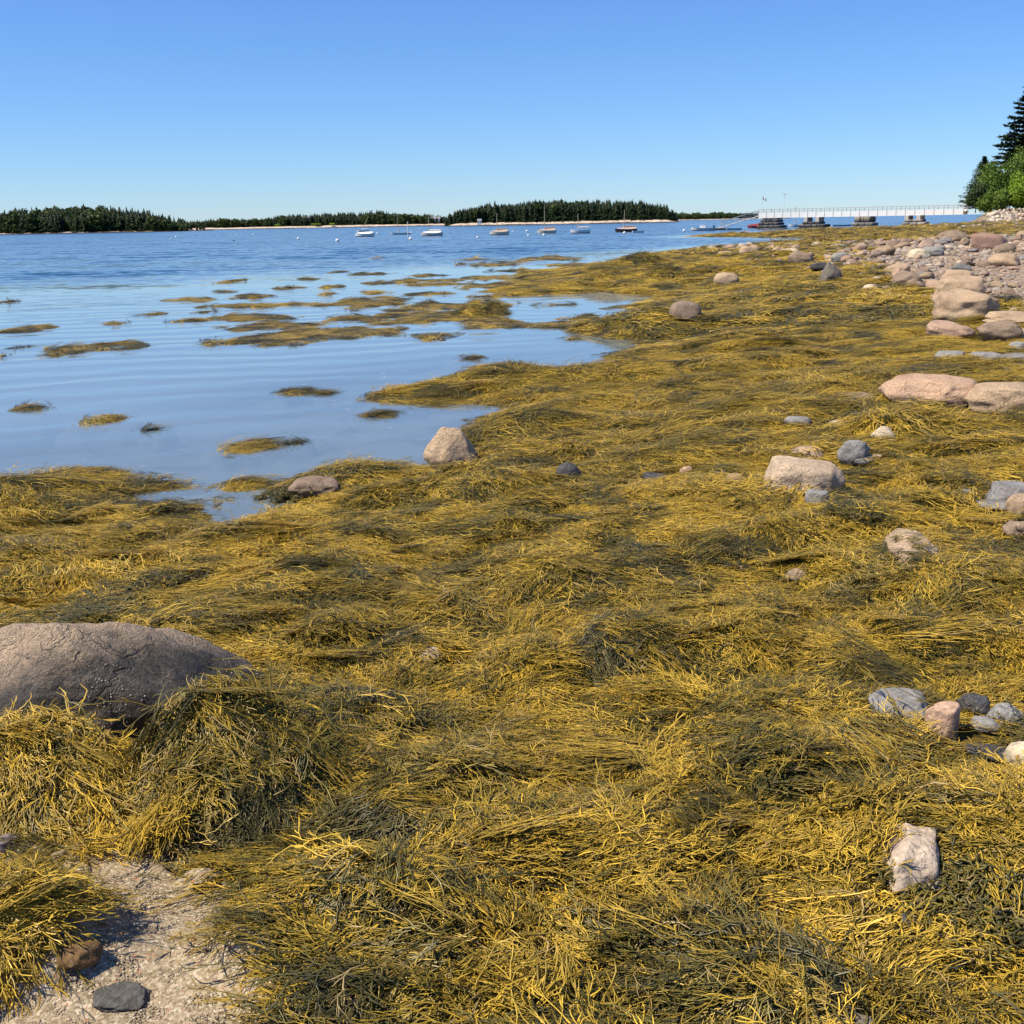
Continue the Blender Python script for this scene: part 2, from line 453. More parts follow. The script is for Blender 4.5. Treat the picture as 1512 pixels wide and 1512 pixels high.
def rock_mat(name='granite', stain=0.0):
    t = NT(name); O = t.obj()
    oc = t.n('ShaderNodeObjectInfo')
    base = oc.outputs['Color']
    off = t.n('ShaderNodeVectorMath', operation='ADD'); t.l(O, off.inputs[0])
    rv = t.n('ShaderNodeCombineXYZ'); rr = t.math('MULTIPLY', oc.outputs['Random'], 37.0)
    t.l(rr, rv.inputs[0]); t.l(rr, rv.inputs[1]); t.l(rv.outputs[0], off.inputs[1]); Q = off.outputs[0]
    big = t.noise(Q, 2.2, 4, .6); sp = t.noise(Q, 55, 4, .75); spec = t.voro(Q, 85, o='Color'); band = t.noise(t.mapv(Q, (1.2, 1.2, 6), (.3, .5, 0)), 3, 5, .65)
    ss = t.n('ShaderNodeSeparateColor'); t.l(spec, ss.inputs[0])
    c = t.mix(1, base, t.ramp(big, (.3, (.70, .66, .64)), (.5, (.95, .95, .95)), (.7, (1.12, 1.1, 1.06))), 'MULTIPLY')
    c = t.mix(.6, c, t.ramp(ss.outputs[0], (0, .45), (.25, .85), (.75, 1.08), (1, 1.35)), 'MULTIPLY')
    c = t.mix(.5, c, t.ramp(sp, (.35, .6), (.65, 1.25)), 'MULTIPLY')
    c = t.mix(t.mr(band, .60, .72), c, t.mix(.55, c, (.10, .09, .085)))
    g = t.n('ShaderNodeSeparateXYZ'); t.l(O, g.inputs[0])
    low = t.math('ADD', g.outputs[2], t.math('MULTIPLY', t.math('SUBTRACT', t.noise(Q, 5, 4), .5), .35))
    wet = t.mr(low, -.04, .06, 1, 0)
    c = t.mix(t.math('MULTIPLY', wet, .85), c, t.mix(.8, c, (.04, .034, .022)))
    bn = t.math('MULTIPLY', t.math('LESS_THAN', t.voro(Q, 110), .16), t.mr(t.noise(Q, 4, 3), .55, .62))
    c = t.mix(t.math('MULTIPLY', bn, t.mr(low, .0, .16, 1, 0)), c, (.58, .56, .50))
    h = t.math('ADD', t.math('MULTIPLY', t.noise(Q, 9, 6, .65), 1.0), t.math('MULTIPLY', sp, .22))
    wp = t.n('ShaderNodeVectorMath', operation='ADD'); t.l(t.mapv(Q, (1, 1, 2.2), (.4, .2, .3)), wp.inputs[0])
    wq = t.n('ShaderNodeTexNoise'); t.l(Q, wq.inputs['Vector']); wq.inputs['Scale'].default_value = 4; wq.inputs['Detail'].default_value = 4; t.l(wq.outputs['Color'], wp.inputs[1])
    cr = t.math('MULTIPLY', t.math('MULTIPLY', t.mr(t.voro(wp.outputs[0], 1.8, 'DISTANCE_TO_EDGE'), 0, .025, -1, 0), t.mr(big, .45, .6)), .3)
    h = t.math('ADD', h, cr)
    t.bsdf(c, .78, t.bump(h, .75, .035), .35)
    return t.m

def boulder_mat():
    t = NT('stained_granite'); P = t.pos(); O = t.obj()
    big = t.noise(P, 3, 4, .6); sp = t.noise(P, 90, 3, .75); spec = t.voro(P, 170, o='Color')
    ss = t.n('ShaderNodeSeparateColor'); t.l(spec, ss.inputs[0])
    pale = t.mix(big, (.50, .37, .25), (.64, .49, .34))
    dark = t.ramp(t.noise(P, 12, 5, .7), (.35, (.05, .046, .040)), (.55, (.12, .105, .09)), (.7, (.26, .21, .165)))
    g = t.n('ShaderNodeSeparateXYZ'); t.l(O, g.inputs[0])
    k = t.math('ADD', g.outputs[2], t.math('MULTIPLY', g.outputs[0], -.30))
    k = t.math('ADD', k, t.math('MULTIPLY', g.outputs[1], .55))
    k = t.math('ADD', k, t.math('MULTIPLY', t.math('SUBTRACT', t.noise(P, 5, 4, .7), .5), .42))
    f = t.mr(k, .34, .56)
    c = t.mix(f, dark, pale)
    c = t.mix(.65, c, t.ramp(ss.outputs[0], (0, .35), (.25, .85), (.75, 1.05), (1, 1.5)), 'MULTIPLY')
    c = t.mix(.5, c, t.ramp(sp, (.3, .5), (.7, 1.3)), 'MULTIPLY')
    h = t.math('ADD', t.noise(P, 16, 6, .75), t.math('MULTIPLY', sp, .35))
    wp = t.n('ShaderNodeVectorMath', operation='ADD'); t.l(t.mapv(P, (1, 1, 2.6), (.5, .3, .8)), wp.inputs[0])
    wq = t.n('ShaderNodeTexNoise'); t.l(P, wq.inputs['Vector']); wq.inputs['Scale'].default_value = 5; wq.inputs['Detail'].default_value = 4; t.l(wq.outputs['Color'], wp.inputs[1])
    crk = t.math('MULTIPLY', t.mr(t.voro(wp.outputs[0], 1.7, 'DISTANCE_TO_EDGE'), 0, .035, -1, 0), t.mr(t.noise(P, 2.5, 2), .45, .6))
    h = t.math('ADD', h, t.math('MULTIPLY', crk, .35))
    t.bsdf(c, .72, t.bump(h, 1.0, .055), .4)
    return t.m

def water_mat():
    t = NT('sea_water'); P = t.pos()
    at = t.n('ShaderNodeAttribute', attribute_name='calm', attribute_type='GEOMETRY'); calm = at.outputs['Fac']
    s3 = t.n('ShaderNodeSeparateXYZ'); t.l(P, s3.inputs[0])
    rough_amt = t.math('SUBTRACT', 1.0, calm)
    def nvec(v, sc_):
        n = t.n('ShaderNodeTexNoise'); t.l(v, n.inputs['Vector']); n.inputs['Scale'].default_value = sc_; n.inputs['Detail'].default_value = 2
        q = t.n('ShaderNodeVectorMath', operation='SUBTRACT'); t.l(n.outputs['Color'], q.inputs[0]); q.inputs[1].default_value = (.5, .5, .5)
        q2 = t.n('ShaderNodeVectorMath', operation='MULTIPLY'); t.l(q.outputs[0], q2.inputs[0]); q2.inputs[1].default_value = (1, 1, 0); return q2.outputs[0]
    def vadd(a, b):
        q = t.n('ShaderNodeVectorMath', operation='ADD'); t.l(a, q.inputs[0]); t.l(b, q.inputs[1]); return q.outputs[0]
    def vmul(a, f):
        q = t.n('ShaderNodeVectorMath', operation='SCALE'); t.l(a, q.inputs[0]); t.val(q.inputs[3], f); return q.outputs[0]
    tilt = vadd(vmul(nvec(t.mapv(P, (.7, 1, 1), (0, 0, .15)), 1.6), 1.0), vadd(vmul(nvec(t.mapv(P, (.35, 1, 1), (0, 0, .1)), .35), .8), vmul(nvec(t.mapv(P, (.25, .7, 1)), .06), .45)))
    # long low ripples running in to the shore
    q = t.mapv(P, (1, 1, 1), (0, 0, R(-14)))
    qd = t.n('ShaderNodeVectorMath', operation='ADD'); t.l(q, qd.inputs[0])
    cb = t.n('ShaderNodeCombineXYZ'); t.l(t.math('MULTIPLY', t.noise(P, .28, 3), 2.6), cb.inputs[1]); t.l(cb.outputs[0], qd.inputs[1])
    wv = t.n('ShaderNodeTexWave', wave_type='BANDS', bands_direction='Y', wave_profile='SIN'); t.l(qd.outputs[0], wv.inputs['Vector'])
    wv.inputs['Scale'].default_value = .26; wv.inputs['Distortion'].default_value = 1.6; wv.inputs['Detail'].default_value = 2; wv.inputs['Detail Scale'].default_value = .5
    fine = t.noise(t.mapv(P, (.5, 1, 1), (0, 0, -.2)), 2.2, 2)
    rip = t.math('ADD', t.math('MULTIPLY', wv.outputs['Fac'], t.attr('ripple')), t.math('MULTIPLY', fine, .06))
    b1 = t.bump(rip, 1.0, .0075)
    nz = t.n('ShaderNodeVectorMath', operation='NORMALIZE'); t.l(vadd(b1, vmul(tilt, t.math('MULTIPLY', rough_amt, .72))), nz.inputs[0])
    b2 = nz.outputs[0]
    lw = t.n('ShaderNodeFresnel'); lw.inputs['IOR'].default_value = 1.333; t.l(b2, lw.inputs['Normal'])
    gl = t.n('ShaderNodeBsdfGlossy'); gl.inputs['Roughness'].default_value = .03; t.l(b2, gl.inputs['Normal']); gl.inputs['Color'].default_value = (1, 1, 1, 1)
    t.val(gl.inputs['Roughness'], t.math('ADD', .05, t.math('MULTIPLY', rough_amt, .12)))
    df = t.n('ShaderNodeBsdfDiffuse'); dcol = t.mix(calm, (.010, .055, .10), (.24, .32, .37))
    # flecks of foam and floating scraps near the shore
    fl = t.math('MULTIPLY', t.mr(t.noise(t.mapv(P, (.45, 1, 1), (0, 0, -.25)), 11, 4, .7), .62, .70), t.mr(t.noise(P, .7, 4), .47, .58))
    fl = t.math('MULTIPLY', fl, t.attr('scum'))
    dcol = t.mix(fl, dcol, (.7, .72, .7))
    t.l(dcol, df.inputs['Color'])
    tp = t.n('ShaderNodeBsdfTransparent'); tp.inputs['Color'].default_value = (.80, .88, .90, 1)
    m1 = t.n('ShaderNodeMixShader'); t.l(t.math('MULTIPLY', t.math('ADD', t.mr(calm, .5, 1, 0, .26), t.math('MULTIPLY', t.attr('scum'), .24)), t.math('SUBTRACT', 1, fl)), m1.inputs[0]); t.l(df.outputs[0], m1.inputs[1]); t.l(tp.outputs[0], m1.inputs[2])
    m2 = t.n('ShaderNodeMixShader'); t.l(t.math('MULTIPLY', lw.outputs[0], t.math('SUBTRACT', 1, t.math('MULTIPLY', fl, .6))), m2.inputs[0]); t.l(m1.outputs[0], m2.inputs[1]); t.l(gl.outputs[0], m2.inputs[2])
    t.l(m2.outputs[0], t.out.inputs['Surface'])
    return t.m

ROCK = rock_mat(); WATER = water_mat(); GROUND = ground_mat(); BOULD = boulder_mat()

# ------------------------------------------------------------------ ground sheet
ys = [0.25]
while ys[-1] < 6500:
    y = ys[-1]
    ys.append(y + (max(.022, .0065 * y) if y < 45 else .022 * y if y < 330 else .12 * y))
ys = np.array(ys)
us = np.concatenate([np.linspace(-3, -.62, 26)[:-1], np.linspace(-.62, .66, 300), np.linspace(.66, 3, 26)[1:]])
U, YY = np.meshgrid(us, ys)
XX = U * (YY + .6)
Z, D = ground_h(XX, YY, True)
Wm = weed_mask(XX.ravel(), YY.ravel(), Z.ravel(), D.ravel()).reshape(Z.shape)
cobm = 1 - sstep(-sdist(XX.ravel(), YY.ravel(), cob_w) / 1.0).reshape(Z.shape)
up = sstep((XX - 64 - .0 * YY) / 8) * sstep((YY - 108) / 8)
cobm = np.maximum(cobm * (1 - Wm), up * .85)
grs = sstep((fbm(XX * .2, YY * .08, 0, 55, 3) + .1) * 3) * sstep((XX - (YY * .372)) / 3) * (sstep((YY - 78) / 6) * (1 - sstep((YY - 100) / 8)) + sstep((YY - 158) / 6) * (1 - sstep((YY - 186) / 5)))
grs = np.maximum(grs, sstep((Z - 2.9) / .3))
Wm = Wm * np.where(YY < 5, sstep((-sdist(XX.ravel(), YY.ravel(), sand_w).reshape(XX.shape) - .13) / .05), 1)
rr = 0.006 * vn(XX * 25, YY * 25, 0, 61) * sstep((12 - YY) / 4)
nr, nc = Z.shape
idx = np.arange(nr * nc).reshape(nr, nc)
quads = np.stack([idx[:-1, :-1], idx[:-1, 1:], idx[1:, 1:], idx[1:, :-1]], -1).reshape(-1, 4)
sink = np.where(Wm > .3, .018, 0)
V = np.stack([XX, YY, Z + rr - sink], -1).reshape(-1, 3)
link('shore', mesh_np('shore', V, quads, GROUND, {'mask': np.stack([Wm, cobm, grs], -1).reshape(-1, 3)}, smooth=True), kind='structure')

# ------------------------------------------------------------------ water sheet
wys = [0.2]
while wys[-1] < 9000: wys.append(wys[-1] * 1.045 + .15)
wys = np.array(wys); wus = np.linspace(-3, 3, 180)
U, WY = np.meshgrid(wus, wys); WX = U * (WY + 1)
dm = np.maximum(sdist(WX.ravel(), WY.ravel(), main_poly), sdist(WX.ravel(), WY.ravel(), spit_poly)).reshape(WX.shape)
line = 52 + 10 * vn(WX * .05, WY * .05, 0, 71) + .25 * WX
calm = 1 - sstep((WY - line) / 14)
calm = np.maximum(calm, sstep((dm + 9) / 7) * .85 * sstep((WY - 40) / 20))
ripple = (1 - sstep((WY - 34) / 14)) * sstep((-WX + .5 + (WY - 10) * .12) / 3) * (.35 + .65 * sstep((-dm) / 4)) * .9 + .06
scum = sstep((dm + 3.5) / 3) * (1 - sstep((WY - 22) / 8))
idx = np.arange(WX.size).reshape(WX.shape)
wq = np.stack([idx[:-1, :-1], idx[:-1, 1:], idx[1:, 1:], idx[1:, :-1]], -1).reshape(-1, 4)
link('sea', mesh_np('sea', np.stack([WX, WY, 0 * WX], -1).reshape(-1, 3), wq, WATER, {'calm': calm.ravel(), 'ripple': ripple.ravel(), 'scum': scum.ravel()}, smooth=True), kind='structure')

# ------------------------------------------------------------------ rockweed tufts
rng = np.random.default_rng(7)
def tubes(P, W, sides=3, flat=.6):
    """P (n,k,3) paths, W (n,k) widths -> verts, faces"""
    n, k, _ = P.shape
    T = np.gradient(P, axis=1); T /= np.linalg.norm(T, axis=2, keepdims=True) + 1e-9
    up = np.zeros_like(T); up[..., 2] = 1
    B = np.cross(T, up); B /= np.linalg.norm(B, axis=2, keepdims=True) + 1e-9
    N = np.cross(B, T)
    vs = []
    for i in range(sides):
        a = 2 * math.pi * i / sides + math.pi / 2
        vs.append(P + (B * math.cos(a) + N * math.sin(a) * flat) * (W[..., None] / 2))
    Vt = np.stack(vs, 2)                      # n,k,s,3
    id_ = np.arange(n * k * sides).reshape(n, k, sides)
    q = []
    for i in range(sides):
        j = (i + 1) % sides
        q.append(np.stack([id_[:, :-1, i], id_[:, :-1, j], id_[:, 1:, j], id_[:, 1:, i]], -1).reshape(-1, 4))
    return Vt.reshape(-1, 3), np.concatenate(q)

def make_tuft(seed, n=46, length=.26, width=.0042, segs=7, spread=.05, branches=4, lift=.03, sides=3, fan=.5, curl=1.0):
    g = np.random.default_rng(seed)
    L = length * g.uniform(.55, 1.15, n)
    y0 = g.normal(0, spread, n); x0 = g.uniform(-.85, -.05, n) * length
    a = y0 / spread * fan * .30 + g.normal(0, .15, n)
    t = np.linspace(0, 1, segs)[None, :]
    ph = g.uniform(0, 6.28, (n, 1)); k1 = g.normal(0, .75, (n, 1)) * curl
    ang = a[:, None] + k1 * t + .38 * curl * np.sin(ph + t * g.uniform(4, 9, (n, 1)))
    ds = (L / (segs - 1))[:, None]
    X = x0[:, None] + np.cumsum(np.cos(ang) * ds, 1); Y = y0[:, None] + np.cumsum(np.sin(ang) * ds, 1)
    hz = g.uniform(.1, 1, (n, 1)) * lift
    Zc = hz * np.sin(np.clip(t * 2.6, 0, 3.14)) + g.uniform(0, 1, (n, 1)) * .014 + .006 * np.sin(ph * 3 + t * 11) - .03 * t**2 * g.uniform(0, 1, (n, 1))
    P = np.stack([X, Y, Zc], -1)
    W = width * g.uniform(.7, 1.2, (n, 1)) * (1 - .35 * t) * np.ones((n, segs))
    W *= np.where(g.random((n, segs)) < .16, 1.7, 1.0)
    W[:, 0] *= .5; W[:, -1] *= .5
    Vs, Fs = tubes(P, W, sides)
    sr = g.random(n)
    A = [Vs]; Q = [Fs]; S = [np.repeat(sr, segs * sides)]; AL = [np.repeat(np.tile(t[0], n), sides)]
    off = len(Vs)
    if branches:
        m = n * branches
        si = np.repeat(np.arange(n), branches); kk = g.integers(1, segs - 1, m)
        base = P[si, kk]; dirn = ang[si, kk] + g.choice([-1, 1], m) * g.uniform(.3, .75, m)
        bl = length * g.uniform(.10, .28, m)
        tt = np.linspace(0, 1, 4)[None, :]
        bend = -np.sign(dirn - ang[si, kk])[:, None] * .5 * tt
        bd = dirn[:, None] + bend
        bx = base[:, 0:1] + np.cumsum(np.cos(bd) * bl[:, None] / 3, 1) - np.cos(bd[:, :1]) * bl[:, None] / 3
        by = base[:, 1:2] + np.cumsum(np.sin(bd) * bl[:, None] / 3, 1) - np.sin(bd[:, :1]) * bl[:, None] / 3
        bz = base[:, 2:3] + g.uniform(-.012, .006, (m, 1)) * tt
        Wb = width * .8 * np.array([[.7, 1., 1.15, .4]]) * np.ones((m, 1))
        Vb, Fb = tubes(np.stack([bx, by, bz], -1), Wb, sides)
        A.append(Vb); Q.append(Fb + off); S.append(np.repeat(sr[si], 4 * sides)); AL.append(np.repeat(np.tile(.5 + .5 * tt[0], m), sides))
    return mesh_np('frond_tuft', np.concatenate(A), np.concatenate(Q), WEED, {'srnd': np.concatenate(S), 'along': np.concatenate(AL)}, smooth=True)

def proto_collection(name, meshes):
    c = bpy.data.collections.new(name)
    for i, me in enumerate(meshes):
        o = bpy.data.objects.new('%s_%02d' % (name, i), me); c.objects.link(o)
    return c

def instancer(name, coll, P, E, S, I, tint, label=None, kind='stuff'):
    me = bpy.data.meshes.new(name)
    me.vertices.add(len(P)); me.vertices.foreach_set('co', np.asarray(P, np.float32).ravel())
    for k, typ, v, f in (('rot', 'FLOAT_VECTOR', E, 'vector'), ('scl', 'FLOAT_VECTOR', S, 'vector'), ('pick', 'INT', I, 'value'), ('tint', 'FLOAT', tint, 'value')):
        a = me.attributes.new(k, typ, 'POINT')
        a.data.foreach_set(f, np.ascontiguousarray(v, dtype=np.int32 if typ == 'INT' else np.float32).ravel())
    o = link(name, me, kind=kind)
    if label: o['label'] = label
    ng = bpy.data.node_groups.new(name, 'GeometryNodeTree')
    ng.interface.new_socket('Geometry', in_out='INPUT', socket_type='NodeSocketGeometry')
    ng.interface.new_socket('Geometry', in_out='OUTPUT', socket_type='NodeSocketGeometry')
    N = ng.nodes; gi = N.new('NodeGroupInput'); go = N.new('NodeGroupOutput'); ip = N.new('GeometryNodeInstanceOnPoints')
    ci = N.new('GeometryNodeCollectionInfo'); ci.inputs[0].default_value = coll; ci.inputs['Separate Children'].default_value = True; ci.inputs['Reset Children'].default_value = True
    def na(nm, t):
        a = N.new('GeometryNodeInputNamedAttribute'); a.data_type = t; a.inputs['Name'].default_value = nm; return a.outputs['Attribute']
    lk = ng.links.new
    lk(gi.outputs[0], ip.inputs['Points']); lk(ci.outputs[0], ip.inputs['Instance']); ip.inputs['Pick Instance'].default_value = True
    lk(na('pick', 'INT'), ip.inputs['Instance Index']); lk(na('rot', 'FLOAT_VECTOR'), ip.inputs['Rotation']); lk(na('scl', 'FLOAT_VECTOR'), ip.inputs['Scale'])
    lk(ip.outputs[0], go.inputs[0])
    md = o.modifiers.new('scatter', 'NODES'); md.node_group = ng
    return o

def frames(P, dirx, lift=None, slope_pull=.0, fn=ground_h):
    e = np.clip(P[:, 1] * .012, .03, .3)
    zx = (fn(P[:, 0] + e, P[:, 1]) - fn(P[:, 0] - e, P[:, 1])) / (2 * e)
    zy = (fn(P[:, 0], P[:, 1] + e) - fn(P[:, 0], P[:, 1] - e)) / (2 * e)
    N = np.stack([-zx, -zy, np.ones(len(P))], -1); N /= np.linalg.norm(N, axis=1, keepdims=True)
    g = np.stack([-zx, -zy], -1); gm = np.linalg.norm(g, axis=1, keepdims=True)
    dv = np.stack([np.cos(dirx), np.sin(dirx)], -1) + g * slope_pull * (.4 + 3.2 * gm ** 1.5)
    T = np.concatenate([dv, np.zeros((len(P), 1))], 1)
    T -= N * np.sum(T * N, 1, keepdims=True); T /= np.linalg.norm(T, axis=1, keepdims=True) + 1e-9
    B = np.cross(N, T)
    ry = np.arcsin(np.clip(-T[:, 2], -1, 1)); rx = np.arctan2(B[:, 2], N[:, 2]); rz = np.arctan2(T[:, 1], T[:, 0])
    return np.stack([rx, ry, rz], -1), gm[:, 0], N

rock_foot = []      # (x, y, a, b, rz) footprints kept clear of weed

# ------------------------------------------------------------------ rocks
import bmesh
_ico = {}
def ico(sub):
    if sub not in _ico:
        bm = bmesh.new(); bmesh.ops.create_icosphere(bm, subdivisions=sub, radius=1)
        v = np.array([p.co[:] for p in bm.verts]); f = np.array([[x.index for x in q.verts] for q in bm.faces]); bm.free()
        _ico[sub] = (v, f)
    return _ico[sub]

def rock_verts(seed, sub=4, facets=9, rough=.12, cut=(.62, .95), hard=.85, fine=.02):
    g = np.random.default_rng(seed)
    v, f = ico(sub); v = v.copy()
    o = seed * 3.7
    v *= (1 + rough * 1.6 * vn(v[:, 0] * 1.1 + o, v[:, 1] * 1.1, v[:, 2] * 1.1, 3))[:, None]
    for _ in range(facets):
        n = g.normal(size=3); n[2] = abs(n[2]) * .9 if g.random() < .7 else n[2]; n /= np.linalg.norm(n)
        d = g.uniform(*cut)
        s = np.maximum(0, v @ n - d)
        v -= n[None, :] * (s * hard)[:, None]
    v *= (1 + rough * .5 * vn(v[:, 0] * 3 + o, v[:, 1] * 3, v[:, 2] * 3, 4) + fine * fbm(v[:, 0] * 7 + o, v[:, 1] * 7, v[:, 2] * 7, 5, 3))[:, None]
    r = np.abs(v).max(0)
    return v / r[None, :], f

TAN, PINK, GREY, DARK, CREAM, BROWN, PALE = (.47, .345, .225), (.48, .325, .23), (.28, .275, .265), (.075, .075, .078), (.64, .54, .38), (.29, .215, .155), (.58, .47, .36)
def place_rock(x0, y0, x1, y1, col, label, seed, depth=.8, facets=11, rough=.19, cut=(.62, .95), rz=None, tilt=0, peak=0, boxy=.2, name='boulder', cat='rock', clear=.8, hmul=1.0, group=None):
    cx = (x0 + x1) / 2
    X, Y, z = gpt([cx], [y1 - (y1 - y0) * .04], fn=ground_h)
    X, Y, z = float(X[0]), float(Y[0]), float(z[0])
    D = math.hypot(math.hypot(X, Y), H - z); m = D / F
    w = (x1 - x0) * m; al = math.atan2(H - z, math.hypot(X, Y))
    dp = min(w * depth, (y1 - y0) * m / math.sin(al) * .9 if w * depth * math.sin(al) > (y1 - y0) * m * .9 else 1e9)
    vis = .95 * max(.3 * (y1 - y0) * m, ((y1 - y0) * m - dp * math.sin(al) * .55) / math.cos(al)) * hmul
    Y += dp * .28; X *= (Y / (Y - dp * .28))
    hh = vis / .78                                   # full height, 22% buried
    sub = 5 if x1 - x0 > 70 else 4 if x1 - x0 > 28 else 3
    v, f = rock_verts(seed, sub, facets, rough, cut)
    vb = v / np.abs(v).max(1, keepdims=True); v = v * (1 - boxy) + vb * boxy * .93
    if peak: v[:, :2] *= (1 - peak * np.clip((v[:, 2:] + .3) / 1.3, 0, 1) ** 1.2)
    v = v * np.array([w / 2, dp / 2, hh / 2])
    if tilt: 
        c, s = math.cos(tilt), math.sin(tilt); v = np.stack([v[:, 0] * c - v[:, 2] * s, v[:, 1], v[:, 0] * s + v[:, 2] * c], -1)
    v[:, 2] += vis - hh / 2
    me = mesh_np(name, v, f, ROCK, smooth=True)
    zz = min(max(z, float(ground_h([X], [Y])[0])), z + .04) - .03 * vis
    o = link(name, me, loc=(X, Y, zz), rot=(0, 0, -math.atan2(X, Y) * 1.0 + (rz or 0)), label=label, cat=cat, color=col, group=group)
    rock_foot.append((X, Y, w / 2 * clear, dp / 2 * clear))
    return o

